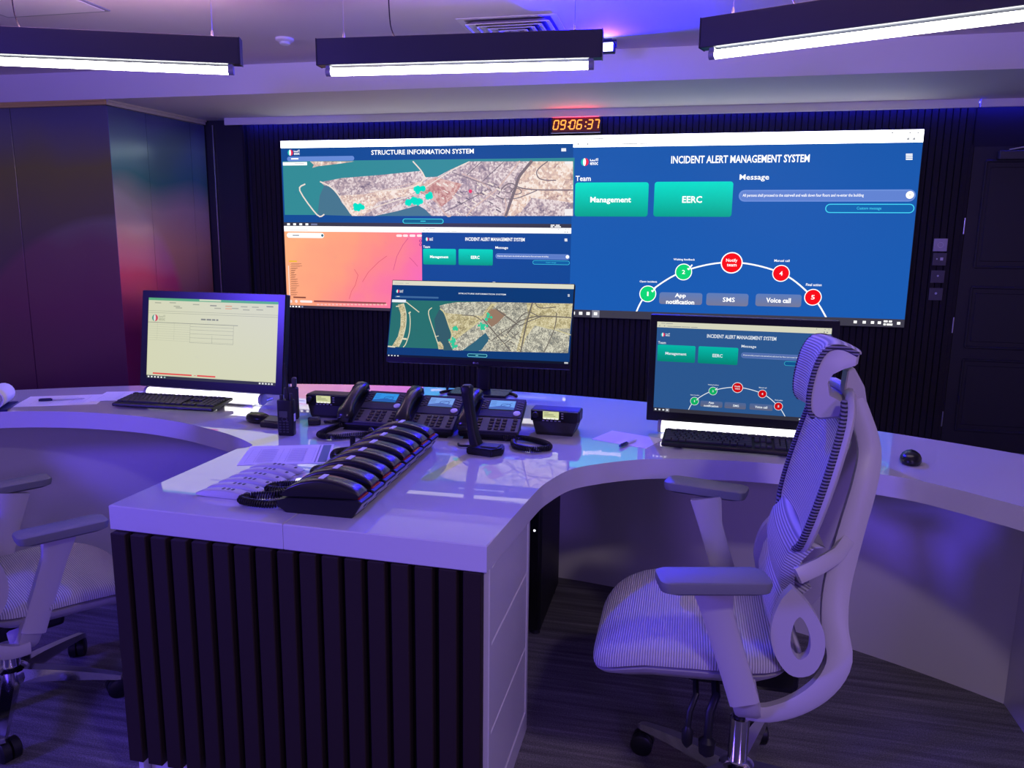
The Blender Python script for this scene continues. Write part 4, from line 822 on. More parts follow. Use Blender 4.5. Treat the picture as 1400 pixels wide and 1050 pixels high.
# ------------------------------------------------------------------ chairs
def chair(name, label, loc, rz, dz=0.0, sep=0.317, toe=0.24, arms=(0.0, 0.0)):
    t = thing(name, label, 'chair', loc, rz, 'white mesh office chairs'); WP = M['white_plastic']
    # five-star base
    bm = BM(); lathe(bm, [(0.045, 0.085), (0.05, 0.10), (0.045, 0.125), (0.03, 0.135)], 20); obj('hub', bm, M['chrome'], t, 40)
    for i in range(5):
        a = math.radians(-36+72*i); d = Vector((math.cos(a), math.sin(a), 0)); s = Vector((-d.y, d.x, 0))
        bm = BM(); out = []
        for r, w_, z0, z1 in ((0.03, 0.046, 0.085, 0.128), (0.12, 0.044, 0.083, 0.118), (0.22, 0.036, 0.076, 0.100), (0.30, 0.028, 0.066, 0.082), (0.315, 0.022, 0.064, 0.076)):
            out.append([d*r+s*x+Vector((0, 0, z)) for x, z in ((-w_/2, z0), (w_/2, z0), (w_/2*0.75, z1), (-w_/2*0.75, z1))])
        rings(bm, out); obj('leg', bm, M['chrome'], t, 30)
        bm = BM(); c0 = d*0.295+Vector((0, 0, 0.034)); off = s*0.012
        tube(bm, [c0+Vector((0.030*math.cos(q), 0, 0.030*math.sin(q))) for q in ()] or [c0+Vector((0,0,0.02)), c0+Vector((0,0,0.038))], 0.006, 8)
        rot = Matrix.Rotation(a+0.5, 3, 'Z') @ Matrix.Rotation(PI/2, 3, 'X')
        lathe(bm, [(0.026, -0.026), (0.031, -0.022), (0.031, -0.003), (0.018, -0.002), (0.018, 0.002), (0.031, 0.003), (0.031, 0.022), (0.026, 0.026)], 18, c0+off-Vector((0, 0, 0.003)), rot)
        obj('caster', bm, M['black'], t, 40)
    bm = BM(); lathe(bm, [(0.0245, 0.12), (0.0245, 0.255+dz*0.2), (0.021, 0.258+dz*0.2)], 20); obj('gas_column', bm, M['chrome'], t, 40)
    bm = BM(); lathe(bm, [(0.017, 0.25+dz*0.2), (0.017, 0.38+dz)], 16); obj('piston', bm, M['black'], t, 40)
    U = lambda p: Vector((p[0], p[1], p[2]+dz))
    bm = BM(); box(bm, U((0.01, 0, 0.415)), (0.26, 0.17, 0.07), bevel=0.015, seg=2); obj('tilt_mechanism', bm, M['black'], t)
    for (x, y, L) in ((0.12, 0.20, 0.075), (0.075, 0.19, 0.10)):
        bm = BM(); tube(bm, [U((x, 0.05, 0.425)), U((x, y, 0.42)), U((x+0.012, y+0.02, 0.39)), U((x+0.015, y+0.025, 0.42-L*0.9))], 0.007 if L < 0.09 else 0.010, 8)
        lathe(bm, [(0.006, 0.012), (0.013 if L < 0.09 else 0.02, 0), (0.012 if L < 0.09 else 0.018, -0.03), (0.004, -0.042)], 12, U((x+0.015, y+0.025, 0.42-L))); obj('lever', bm, M['black'], t, 40)
    # seat
    def outline(sc, inset=0.0, n=44):
        P = []
        for k in range(n):
            q = 2*PI*k/n; cx, sy = math.cos(q), math.sin(q)
            e = 0.42; x = math.copysign(abs(cx)**e, cx); y = math.copysign(abs(sy)**e, sy)
            hw = 0.25-0.02*max(0, -x)-0.008*max(0, x)
            P.append((0.135+x*(0.232-inset)*sc, y*(hw-inset)*sc))
        return P
    def zt(x, y): return -0.055*max(0, (x-0.16)/0.2)**2+0.012*max(0, (-x)/0.1)**2+0.012*(y/0.25)**2
    bm = BM(); rs = []
    for sc, ins, z in ((0.97, 0.012, 0.492), (1.0, 0.0, 0.500), (1.0, 0.0, 0.512), (0.975, 0.004, 0.526), (0.92, 0.01, 0.534), (0.75, 0.02, 0.538), (0.5, 0.03, 0.538), (0.22, 0.03, 0.537)):
        rs.append([U((x, y, z+zt(x, y))) for x, y in outline(sc, ins)])
    rings(bm, rs); obj('seat_cushion', bm, M['mesh_seat'], t, 50, label='ribbed white mesh seat')
    bm = BM(); rs = []
    for sc, ins, z in ((0.55, 0.02, 0.445), (0.86, 0.01, 0.455), (0.975, 0.006, 0.478), (0.995, 0.002, 0.490), (0.97, 0.01, 0.4925)):
        rs.append([U((x, y, z+zt(x, y))) for x, y in outline(sc, ins)])
    rings(bm, rs); obj('seat_shell', bm, WP, t, 40)
    # arms
    for s, dza in ((1, arms[0]), (-1, arms[1])):
        bm = BM(); k = sep/0.317
        flatbar(bm, catmull([U((0.01, s*0.09, 0.405)), U((0.005, s*0.17*k, 0.395)), U((0.008, s*0.225*k, 0.415)), U((0.022, s*0.252*k, 0.47)), U((0.028, s*0.255*k, 0.50))], 4), 0.056, 0.03, (0, s*0.6, -0.6)); obj('arm_bracket', bm, WP, t, 40)
        bm = BM(); flatbar(bm, [U((0.020, s*0.252*k, 0.455)), U((0.055, s*0.262*k, 0.56)), U((0.088, s*0.272*k, 0.66)), U((0.105, s*0.282*k, 0.735+dza))], [0.064, 0.062, 0.064, 0.085], [0.040, 0.036, 0.034, 0.045], (0, 1, 0)); obj('arm_post', bm, WP, t, 40)
        bm = BM(); R = Matrix.Rotation(s*toe, 3, 'Z'); ctr = U((0.105, s*sep, 0.752+dza)); rs = []
        for zz, f in ((-0.016, 0.80), (-0.010, 0.97), (0.004, 1.0), (0.011, 0.985), (0.013, 0.93)):
            rs.append([ctr+R @ Vector((p*f, q*f, zz)) for p, q in rrect(0.232, 0.086, 0.022)])
        rings(bm, rs); obj('arm_pad', bm, M['arm_pad'], t, 40, label='grey soft arm pad')
    # rear frame: two rails that meet under the headrest
    for s in (1, -1):
        P = catmull([U((x, s*y, z)) for x, y, z in ((-0.188, 0.015, 1.115), (-0.210, 0.025, 1.06), (-0.232, 0.04, 0.985), (-0.222, 0.07, 0.912), (-0.195, 0.10, 0.80), (-0.172, 0.13, 0.69), (-0.168, 0.16, 0.612), (-0.178, 0.188, 0.545), (-0.150, 0.205, 0.487), (-0.096, 0.215, 0.440), (-0.036, 0.215, 0.410), (0.010, 0.21, 0.405))], 4)
        n = len(P); W = [0.036+0.020*math.sin(PI*min(1, i/n*1.1)) for i in range(n)]
        bm = BM(); flatbar(bm, P, W, 0.026, (0, 1, 0)); obj('back_rail', bm, WP, t, 40)
    # upper back
    prof = [(0.775, -0.076, 0.150), (0.80, -0.082, 0.185), (0.861, -0.096, 0.205), (0.951, -0.118, 0.208), (1.046, -0.140, 0.192), (1.085, -0.150, 0.165), (1.105, -0.155, 0.130)]
    pr = catmull([(z, x, h) for z, x, h in prof], 3)
    bm = BM(); F_, Bk = [], []
    for v in pr:
        z, x, h = v; row = [(x-0.016*(1-(j/6-1)**2)+0.0, h*(j/6-1), z) for j in range(13)]
        F_.append([U(p) for p in row]); Bk.append([U((p[0]-0.010, p[1], p[2])) for p in row])
    rings(bm, F_, False, False, False); rings(bm, Bk, False, False, False)
    for A_, B_ in ((F_, Bk),):
        for e in (0, 12):
            V1 = [bm.verts.new(r[e]) for r in A_]; V2 = [bm.verts.new(r[e]) for r in B_]
            for i in range(len(V1)-1): face(bm, [V1[i], V1[i+1], V2[i+1], V2[i]])
    bmesh.ops.remove_doubles(bm, verts=bm.verts, dist=1e-5); obj('backrest_mesh', bm, M['mesh_back'], t, 60, label='ribbed white mesh back')
    loop = [r[12]+Vector((-0.010, 0, 0)) for r in F_] + [p+Vector((-0.010, 0, 0.004)) for p in reversed(F_[-1][1:12])] + [r[0]+Vector((-0.010, 0, 0)) for r in reversed(F_)] + [p+Vector((-0.010, 0, -0.004)) for p in F_[0][1:12]]
    bm = BM(); tube(bm, loop, 0.013, 8, True, (1.0, 0.8)); obj('back_frame', bm, WP, t, 50)
    for e, s in ((12, 1), (0, -1)):
        bm = BM(); tube(bm, [r[e]+Vector((0.002, s*0.004, 0)) for r in F_], 0.0085, 7); obj('piping', bm, M['mesh_pipe'], t, 50, label='dark ribbed edge piping')
    # lumbar pad, lower pad and their pierced side plates
    for nm, pf, hw in (('lumbar_pad', [(0.800, -0.098), (0.795, -0.075), (0.765, -0.052), (0.72, -0.040), (0.68, -0.044), (0.645, -0.060), (0.635, -0.08)], 0.195), ('lower_back_pad', [(0.712, -0.075), (0.69, -0.052), (0.664, -0.038), (0.612, -0.028), (0.562, -0.038), (0.53, -0.060), (0.522, -0.08)], 0.208)):
        bm = BM(); rs = []
        for j in range(11):
            q = j/5-1; rs.append([U((x-0.012*(q*q) - (0.02 if abs(q) > 0.95 else 0), hw*q, z)) for z, x in pf] + [U((x-0.03, hw*q, z)) for z, x in reversed(pf)])
        rings(bm, rs); obj(nm, bm, M['mesh_back'], t, 60)
    outer = [(-0.063, 0.716), (-0.045, 0.690), (-0.033, 0.655), (-0.027, 0.612), (-0.036, 0.566), (-0.062, 0.525), (-0.090, 0.513), (-0.122, 0.528), (-0.139, 0.575), (-0.134, 0.625), (-0.112, 0.665), (-0.088, 0.695)]
    inner = [(-0.080, 0.672), (-0.070, 0.660), (-0.064, 0.635), (-0.062, 0.605), (-0.066, 0.578), (-0.078, 0.558), (-0.090, 0.552), (-0.106, 0.565), (-0.112, 0.585), (-0.111, 0.612), (-0.102, 0.642), (-0.090, 0.664)]
    outer = [(v.x, v.y) for v in catmull([(a, b, 0) for a, b in outer+outer[:1]], 3)][:-1]
    inner = [(-0.090+(a+0.088)*0.82, 0.604+(b-0.612)*0.82) for a, b in inner]; inner = [(v.x, v.y) for v in catmull([(a, b, 0) for a, b in inner+inner[:1]], 3)][:-1]
    for s in (1, -1):
        bm = BM(); y0, y1 = s*0.206, s*0.232
        L = [[bm.verts.new(U((x, y, z))) for x, z in P] for P in (outer, inner) for y in (y0, y1)]
        for i in range(36):
            j = (i+1) % 36
            for q in ((L[0][i], L[0][j], L[2][j], L[2][i]), (L[1][j], L[1][i], L[3][i], L[3][j]), (L[0][j], L[0][i], L[1][i], L[1][j]), (L[2][i], L[2][j], L[3][j], L[3][i])): face(bm, q)
        obj('side_plate', bm, WP, t, 50)
        bm = BM(); flatbar(bm, [U((-0.075, s*0.208, 0.735)), U((-0.12, s*0.19, 0.755)), U((-0.165, s*0.14, 0.765)), U((-0.19, s*0.11, 0.79))], [0.034, 0.034, 0.032, 0.028], 0.018, (0, 1, 0.2)); obj('lumbar_bracket', bm, WP, t, 40)
    # headrest
    HZ = -0.026
    fr = [(-0.186, 1.232), (-0.155, 1.246), (-0.126, 1.242), (-0.108, 1.215), (-0.098, 1.175), (-0.094, 1.135), (-0.097, 1.105), (-0.108, 1.090)]
    bk = [(-0.118, 1.086), (-0.158, 1.092), (-0.164, 1.125), (-0.134, 1.140), (-0.128, 1.170), (-0.138, 1.190), (-0.160, 1.203), (-0.184, 1.212)]
    fr = [(v.x, v.y) for v in catmull([(a, b, 0) for a, b in fr], 3)]; ctr = Vector((-0.12, 1.16)); U0 = U; U = lambda p: U0((p[0]-0.008, p[1]*0.86, p[2]+HZ))
    bm = BM(); rs = []
    for q in (-1, -0.94, -0.6, -0.3, 0, 0.3, 0.6, 0.94, 1):
        e = 0.93 if abs(q) == 1 else 1.0; sh = 0.016*(q*q)
        rs.append([U((ctr.x+(x-ctr.x)*e+sh, 0.132*q, ctr.y+(z-ctr.y)*e)) for x, z in fr+bk])
    rings(bm, rs); obj('headrest_shell', bm, WP, t, 45)
    bm = BM(); rs = []
    for q in (-1, -0.9, -0.6, -0.3, 0, 0.3, 0.6, 0.9, 1):
        sh = 0.016*q*q; th = 0.002 if abs(q) == 1 else 0.010
        rs.append([U((x+sh+th*0.95, 0.128*q, z+th*0.5*(1 if z > 1.2 else 0))) for x, z in fr] + [U((x+sh-0.004, 0.128*q, z)) for x, z in reversed(fr)])
    rings(bm, rs); obj('headrest_mesh', bm, M['mesh_back'], t, 60)
    for s in (1, -1):
        bm = BM(); tube(bm, [U((x+0.014+0.004, s*0.130, z)) for x, z in fr], 0.006, 6); obj('headrest_piping', bm, M['mesh_pipe'], t, 50)
    bm = BM(); prism(bm, [U((x, -0.028, z)) for x, z in ((-0.160, 1.10), (-0.166, 1.185), (-0.180, 1.192), (-0.205, 1.150), (-0.222, 1.07), (-0.19, 1.06))], (0, 0.056, 0)); bmesh.ops.bevel(bm, geom=list(bm.edges), offset=0.003, segments=1, affect='EDGES'); obj('headrest_bracket', bm, WP, t)
    return t
chair('office_chair', 'white mesh high-back office chair with headrest at the right desk bay', (0.19, 1.86, 0), PI)
chair('office_chair', 'lowered white mesh office chair cut off by the left edge', (-1.97, 1.79, 0), math.radians(58), -0.13, 0.275, 0.02)

# ------------------------------------------------------------------ things on the desk
def keyboard(label, loc, rz):
    t = thing('keyboard', label, 'keyboard', loc, rz, 'black keyboards'); tl = RX(0.11)
    bm = BM(); box(bm, (0, 0, 0.020), (0.435, 0.150, 0.014), tl, bevel=0.005, seg=2); obj('case', bm, M['black'], t)
    bm = BM(); box(bm, (0, 0.006, 0.0), (0.001, 0.001, 0.001)); bm.free(); bm = BM()
    def row(y, keys, x0):
        x = x0
        for wk in keys:
            if wk > 0: 
                p = tl @ Vector((x+wk*0.0185/2, y, 0.0095)); box(bm, (p.x, p.y, p.z+0.020), (wk*0.0185-0.003, 0.0152, 0.007), tl, bevel=0.0012)
            x += abs(wk)*0.0185
    rows = [(0.050, [1]+[-0.6]+[1]*4+[-0.4]+[1]*4+[-0.4]+[1]*4+[-0.3]+[1]*3+[-0.3]+[1]*4), (0.026, [1]*13+[2]+[-0.3]+[1]*3+[-0.3]+[1]*4), (0.0085, [1.5]+[1]*12+[1.5]+[-0.3]+[1]*3+[-0.3]+[1]*4),
            (-0.009, [1.75]+[1]*11+[2.25]+[-3.6]+[1]*4), (-0.0265, [2.25]+[1]*10+[2.75]+[-1.3]+[1]+[-1.3]+[1]*4), (-0.044, [1.25]*3+[6.25]+[1.25]*4+[-0.3]+[1]*3+[-0.3]+[2, 1, 1])]
    for y, k in rows: row(y, k, -0.2095)
    k = obj('keys', bm, M['key'], t); k['kind'] = 'stuff'
    for s in (-1, 1):
        bm = BM(); box(bm, (s*0.17, 0.058, 0.010), (0.03, 0.008, 0.0205)); obj('foot', bm, M['black'], t)
    return t
keyboard('black keyboard in front of the spreadsheet monitor', (-1.955, 2.615, ZT), 0.03)
keyboard('black keyboard in front of the right monitor beside the chair', (0.168, 2.545, ZT), -0.055)

def mouse(label, loc, rz):
    t = thing('computer_mouse', label, 'mouse', loc, rz, 'black computer mice'); bm = BM(); rs = []
    for z, s in ((0.001, 0.92), (0.008, 1.0), (0.018, 0.97), (0.027, 0.82), (0.033, 0.55), (0.0355, 0.2)):
        rs.append([(0.056*s*math.cos(a)*(1.0)+(0.006*(1-s)), 0.031*s*math.sin(a)*(1-0.12*math.cos(a)), z) for a in [2*PI*k/28 for k in range(28)]])
    rings(bm, rs); obj('shell', bm, M['black_gloss'], t, 60)
    bm = BM(); lathe(bm, [(0.007, -0.003), (0.008, 0), (0.007, 0.003)], 14, (0.030, 0, 0.0275), RX(PI/2)); obj('scroll_wheel', bm, M['charcoal'], t, 40)
    bm = BM(); box(bm, (0.030, 0, 0.0272), (0.03, 0.0012, 0.004), RY(0.35)); obj('button_split', bm, M['charcoal'], t)
    return t
mouse('black mouse beside the handheld radio', (-1.497, 2.47, ZT), math.radians(165))
mouse('black mouse alone on the right wing of the desk', (0.705, 2.515, ZT), math.radians(75))

def coil(bm, path, R=0.008, r=0.0026, pitch=0.0062, n=9):
    P = catmull(path, 14); L = [0]
    for a, b in zip(P, P[1:]): L.append(L[-1]+(b-a).length)
    tot = L[-1]; m = int(tot/pitch*n); pts = []; j = 0; up = Vector((0, 0, 1))
    for i in range(m+1):
        s = tot*i/m
        while j < len(L)-2 and L[j+1] < s: j += 1
        f = (s-L[j])/max(L[j+1]-L[j], 1e-9); p = P[j].lerp(P[j+1], f); t = (P[j+1]-P[j]).normalized()
        a = t.cross(up); a = a.normalized() if a.length > 1e-4 else Vector((1, 0, 0)); b = a.cross(t); q = 2*PI*i/n
        pts.append(p+a*(R*math.cos(q))+b*(R*math.sin(q)))
    tube(bm, pts, r, 4)

# desk telephones
def picture_phone(g):
    g.rect(-0.0405, -0.0225, 0.0405, 0.0225, PHS, 1); g.poly([(-0.0405, -0.0225), (0.0405, -0.0225), (0.0405, -0.012), (-0.0, -0.004), (-0.0405, -0.014)], PHD, 2)
    g.line([(0.012+0.013*math.cos(a)*1.2, -0.003+0.009*math.sin(a)) for a in [2*PI*k/14 for k in range(15)]], 0.003, PHD, 3); g.line([(0.0, -0.008), (0.03, 0.010)], 0.0022, PHD, 3)
    for i in range(3): g.rect(-0.037, 0.012-0.008*i, -0.02, 0.014-0.008*i, PHD, 3)
def desk_phone(label, loc, rz, scale, shade, cord):
    global PHS, PHD
    PHS, PHD = smat(*shade, 0.9), smat(int(shade[0]*0.6), int(shade[1]*0.62), int(shade[2]*0.75))
    t = thing('desk_telephone', label, 'telephone', loc, rz, 'black desk telephones with colour screens'); K = scale
    tilt = math.radians(25); Rm = RX(tilt); O = Vector((0, -0.085*K, 0.026*K))
    def at(x, v, n=0.0): return O+Rm @ Vector((x*K, v*K, n*K))           # x across, v up the sloping face, n out of it
    def pbox(bm, x, v, n, sx, sv, sn, bev=0.0): box(bm, at(x, v, n), (sx*K, sv*K, sn*K), Rm, bevel=bev)
    bm = BM(); pbox(bm, 0, 0.098, -0.013, 0.205, 0.200, 0.026, 0.006); obj('body', bm, M['black'], t)
    bm = BM(); prism(bm, [(-0.085*K, y*K, z*K) for y, z in ((-0.085, 0.0), (0.085, 0.0), (0.085, 0.012), (0.07, 0.068), (-0.07, 0.006))], (0.17*K, 0, 0)); obj('stand', bm, M['black_matte'], t)
    bm = BM(); pbox(bm, 0.026, 0.137, 0.002, 0.152, 0.108, 0.006, 0.002); obj('display_panel', bm, M['black_matte'], t)
    bm = BM(); pbox(bm, 0.026, 0.043, 0.001, 0.155, 0.076, 0.005, 0.002); obj('keypad_panel', bm, M['charcoal'], t)
    g = G(0.0004); picture_phone(g); sc = g.build('screen', t, 'lit blue screen'); sc.location = at(0.024, 0.150, 0.0056); sc.rotation_euler = (tilt-PI/2, 0, 0); sc.scale = (K*1.1, K*1.1, K*1.12)
    bm = BM()
    for i in range(4):
        for j in range(3): pbox(bm, 0.005+j*0.022, 0.068-i*0.0165, 0.0045, 0.015, 0.0095, 0.004, 0.0008)
        for x in (-0.037, 0.085): pbox(bm, x, 0.068-i*0.0165, 0.0045, 0.015, 0.008, 0.004, 0.0008)
    k = obj('keypad', bm, M['black_gloss'], t); k['kind'] = 'stuff'
    bm = BM()
    for i in range(4):
        for x in (-0.0315, -0.0425, 0.081, 0.093): pbox(bm, x, 0.170-i*0.013-(0.004 if x in (-0.0425, 0.093) else 0), 0.0055, 0.009, 0.006, 0.003)
    k = obj('line_keys', bm, M['charcoal'], t); k['kind'] = 'stuff'
    bm = BM(); lathe(bm, [(0.0125*K, -0.002*K), (0.0125*K, 0.0035*K), (0.011*K, 0.0045*K)], 20, at(0.083, 0.105, 0.004), Rm); nb = obj('navigation_button', bm, M['light_plastic'], t, 40, label='round silver navigation button')
    # handset on the left
    bm = BM(); rs = []
    for v, n0, n1, hw in ((-0.006, 0.006, 0.030, 0.020), (0.004, 0.003, 0.040, 0.0255), (0.035, 0.004, 0.047, 0.026), (0.055, 0.018, 0.050, 0.021), (0.10, 0.024, 0.054, 0.0195), (0.145, 0.018, 0.051, 0.021), (0.165, 0.004, 0.048, 0.0255), (0.196, 0.003, 0.040, 0.0255), (0.204, 0.008, 0.028, 0.020)):
        rs.append([at(-0.079+x*hw, v, n) for x, n in ((-1, n0+0.004), (-0.8, n0), (0.8, n0), (1, n0+0.004), (1, n1-0.012), (0.6, n1-0.002), (0, n1), (-0.6, n1-0.002), (-1, n1-0.012))])
    rings(bm, rs); obj('handset', bm, M['handset'], t, 60)
    if cord:
        bm = BM(); coil(bm, cord); obj('coiled_cord', bm, M['black'], t, 50)
    return t
desk_phone('black desk telephone with bright blue screen, leftmost of the three, beside the small radio', (-1.068, 2.529, ZT), 0.0, 1.0, (40, 150, 235),
           [(-0.085, -0.085, 0.02), (-0.105, -0.10, 0.012), (-0.115, -0.15, 0.011), (-0.11, -0.215, 0.011), (-0.06, -0.232, 0.011), (0.0, -0.195, 0.011), (0.05, -0.15, 0.011), (0.03, -0.11, 0.012)])
desk_phone('middle black desk telephone of the three, behind the row of slim phones', (-0.849, 2.506, ZT), 0.0, 1.0, (120, 165, 240), None)
desk_phone('black desk telephone behind the desk microphone, right of the other two', (-0.628, 2.518, ZT), 0.03, 1.0, (110, 165, 245), None)
bm = BM(); coil(bm, [(-0.628+x, 2.518+y, ZT+z) for x, y, z in [(0.06, -0.088, 0.012), (0.11, -0.07, 0.012), (0.165, -0.085, 0.011), (0.215, -0.125, 0.011), (0.225, -0.17, 0.011), (0.175, -0.20, 0.011), (0.12, -0.175, 0.011), (0.10, -0.12, 0.011)]]); tag(obj('coiled_cable', bm, M['black'], None, 50), 'black coiled cable looping on the desk in front of the right base radio', 'cable', 'coiled cables of the telephones')

# mobile radios on desk trays
def radio(label, loc, rz, extra):
    t = thing('base_radio', label, 'radio', loc, rz, 'black base radios on desk stands'); t.scale = (1.0, 1.0, 0.9)
    bm = BM(); box(bm, (0, 0.038, 0.075), (0.172, 0.076, 0.046), bevel=0.006, seg=2); obj('chassis', bm, M['black'], t)
    bm = BM(); rs = []
    for z, hw, y0, y1 in ((0.0, 0.062, -0.002, 0.12), (0.012, 0.066, -0.006, 0.12), (0.052, 0.078, 0.0, 0.115)): rs.append([(-hw, y0, z), (hw, y0, z), (hw, y1, z), (-hw, y1, z)])
    rings(bm, rs); obj('speaker_stand', bm, M['black_matte'], t)
    bm = BM(); box(bm, (0, -0.004, 0.075), (0.166, 0.010, 0.042), bevel=0.004, seg=2); obj('front_panel', bm, M['black_gloss'], t)
    g = G(0.0004); lcd = smat(215, 220, 165, 0.95); g.rect(-0.028, -0.0145, 0.028, 0.0145, lcd, 1)
    for q, x0, x1 in ((0.008, -0.024, -0.008), (0.002, -0.024, 0.010), (-0.004, -0.024, 0.016)): g.rect(x0, q, x1, q+0.0022, smat(120, 125, 95), 2)
    for i in range(4): g.rect(-0.026+0.0135*i, -0.0155, -0.0145+0.0135*i, -0.0105, smat(245, 245, 235), 2)
    g.build('lcd_screen', t, 'pale lit LCD', (-0.012, -0.0098, 0.080))
    bm = BM()
    for i in range(5): box(bm, (-0.038+0.014*i, -0.0095, 0.0585), (0.008, 0.003, 0.004))
    for i in range(3): box(bm, (0.028, -0.0095, 0.088-0.009*i), (0.007, 0.003, 0.004))
    k = obj('front_keys', bm, M['grey_plastic'], t); k['kind'] = 'stuff'
    bm = BM(); lathe(bm, [(0.011, 0), (0.011, 0.010), (0.009, 0.013)], 16, (-0.066, -0.009, 0.080), RX(PI/2)); obj('volume_knob', bm, M['black'], t, 40)
    if extra: bm = BM(); coil(bm, extra, 0.006, 0.0022, 0.0055); obj('microphone_cord', bm, M['black'], t, 50)
    return t
radio('black base radio with lit yellow display between handheld radio and telephones', (-1.285, 2.60, ZT), 0.04, [(0.03, -0.104, 0.010), (0.055, -0.09, 0.009), (0.075, -0.06, 0.009), (0.07, -0.02, 0.02)])
radio('black base radio with lit pale display right of the telephones', (-0.418, 2.56, ZT), -0.02, None)
bm = BM(); box(bm, (0, 0, 0.012), (0.045, 0.05, 0.022), bevel=0.005, seg=2); mk = thing('radio_microphone', 'small black fist microphone lying in front of the left base radio', 'microphone', (-1.285, 2.49, ZT), 0.5); obj('body', bm, M['black'], mk)
bm = BM(); box(bm, (0, 0, 0.0235), (0.028, 0.030, 0.003), bevel=0.001); obj('grille', bm, M['charcoal'], mk)

# handheld radio and its dock
hr = thing('handheld_radio', 'black two-way radio standing upright with a tall antenna', 'radio', (-1.302, 2.325, ZT), 0.12)
bm = BM(); rs = []
for z, s in ((0.0, 0.94), (0.004, 1.0), (0.118, 1.0), (0.122, 0.95)): rs.append([(p*s, q*s, z) for p, q in rrect(0.056, 0.034, 0.009)])
rings(bm, rs); obj('body', bm, M['black'], hr, 40)
bm = BM(); tube(bm, [(0.004, 0.004, 0.12), (0.004, 0.004, 0.142), (0.003, 0.004, 0.15), (-0.001, 0.004, 0.245)], [0.006, 0.006, 0.004, 0.003], 8); obj('antenna', bm, M['black'], hr, 40)
for x, h in ((-0.016, 0.016), (0.017, 0.022)):
    bm = BM(); lathe(bm, [(0.0065, 0.12), (0.0065, 0.12+h), (0.005, 0.122+h)], 12, (x, 0.002, 0)); obj('knob', bm, M['black_matte'], hr, 40)
bm = BM(); box(bm, (-0.004, -0.0178, 0.075), (0.030, 0.002, 0.022), bevel=0.0008); obj('display', bm, mat('dim_lcd', (0.08, 0.085, 0.08), 0.25), hr)
bm = BM()
for i in range(5):
    for j in range(3): box(bm, (-0.015+0.012*j, -0.018, 0.050-0.009*i), (0.008, 0.003, 0.005), bevel=0.001)
k = obj('keypad', bm, M['key'], hr); k['kind'] = 'stuff'
bm = BM(); tube(bm, [(0.009*math.cos(a), -0.0185, 0.058+0.006*math.sin(a)) for a in [2*PI*k/14 for k in range(14)]], 0.0012, 5, True); obj('navigation_ring', bm, M['charcoal'], hr, 40)
bm = BM(); box(bm, (0.0285, 0.0, 0.062), (0.002, 0.014, 0.026), bevel=0.0008); obj('side_label', bm, M['light_plastic'], hr, label='white side label')
dk = thing('charging_dock', 'low black charging dock left of the handheld radio', 'charger', (-1.398, 2.425, ZT), -0.08)
bm = BM(); prism(bm, [(-0.05, y, z) for y, z in ((-0.03, 0), (0.03, 0), (0.03, 0.032), (-0.03, 0.018))], (0.095, 0, 0)); bmesh.ops.bevel(bm, geom=list(bm.edges), offset=0.003, segments=1, affect='EDGES'); obj('base', bm, M['black_matte'], dk)
bm = BM(); box(bm, (-0.004, 0, 0.0262), (0.07, 0.04, 0.003), RX(0.23), bevel=0.001); obj('cradle_insert', bm, M['charcoal'], dk)
sp = thing('spare_radio', 'second black handheld radio partly hidden behind the first', 'radio', (-1.405, 2.55, ZT), 0.3)
bm = BM(); box(bm, (0, 0, 0.06), (0.05, 0.032, 0.12), bevel=0.006, seg=2); obj('body', bm, M['black_matte'], sp)
bm = BM(); box(bm, (0.012, 0, 0.138), (0.016, 0.02, 0.036), bevel=0.003); obj('knob', bm, M['charcoal'], sp)
bm = BM(); tube(bm, [(-0.014, 0, 0.12), (-0.015, 0, 0.19)], [0.005, 0.003], 8); obj('antenna', bm, M['black'], sp, 40)

# desk microphone
dm = thing('desk_microphone', 'black desk microphone with a tall slanted stem and wedge base', 'microphone', (-0.59, 2.275, ZT), -0.10)
bm = BM(); prism(bm, [(x, y, 0) for x, y in ((-0.052, -0.035), (0.035, -0.045), (0.062, -0.01), (0.05, 0.04), (-0.05, 0.04))], (0, 0, 0.024)); bmesh.ops.bevel(bm, geom=list(bm.edges), offset=0.004, segments=2, affect='EDGES'); obj('base', bm, M['black'], dm)
bm = BM(); box(bm, (0.018, 0.0, 0.0255), (0.055, 0.045, 0.005), bevel=0.002); obj('talk_button', bm, M['charcoal'], dm)
bm = BM(); rs = []
for x, z, w_, d_ in ((-0.034, 0.018, 0.034, 0.046), (-0.046, 0.06, 0.029, 0.04), (-0.058, 0.13, 0.027, 0.036), (-0.067, 0.185, 0.030, 0.038), (-0.068, 0.205, 0.034, 0.040), (-0.068, 0.212, 0.024, 0.030)): rs.append([(x+p, 0.012+q, z) for p, q in rrect(w_, d_, 0.008, 3)])
rings(bm, rs); obj('stem', bm, M['black'], dm, 40)
bm = BM(); tube(bm, catmull([(-0.04, 0.03, 0.006), (-0.07, 0.04, 0.006), (-0.10, 0.035, 0.006), (-0.115, 0.055, 0.006)], 5), 0.004, 6); obj('cable', bm, M['black'], dm, 40)

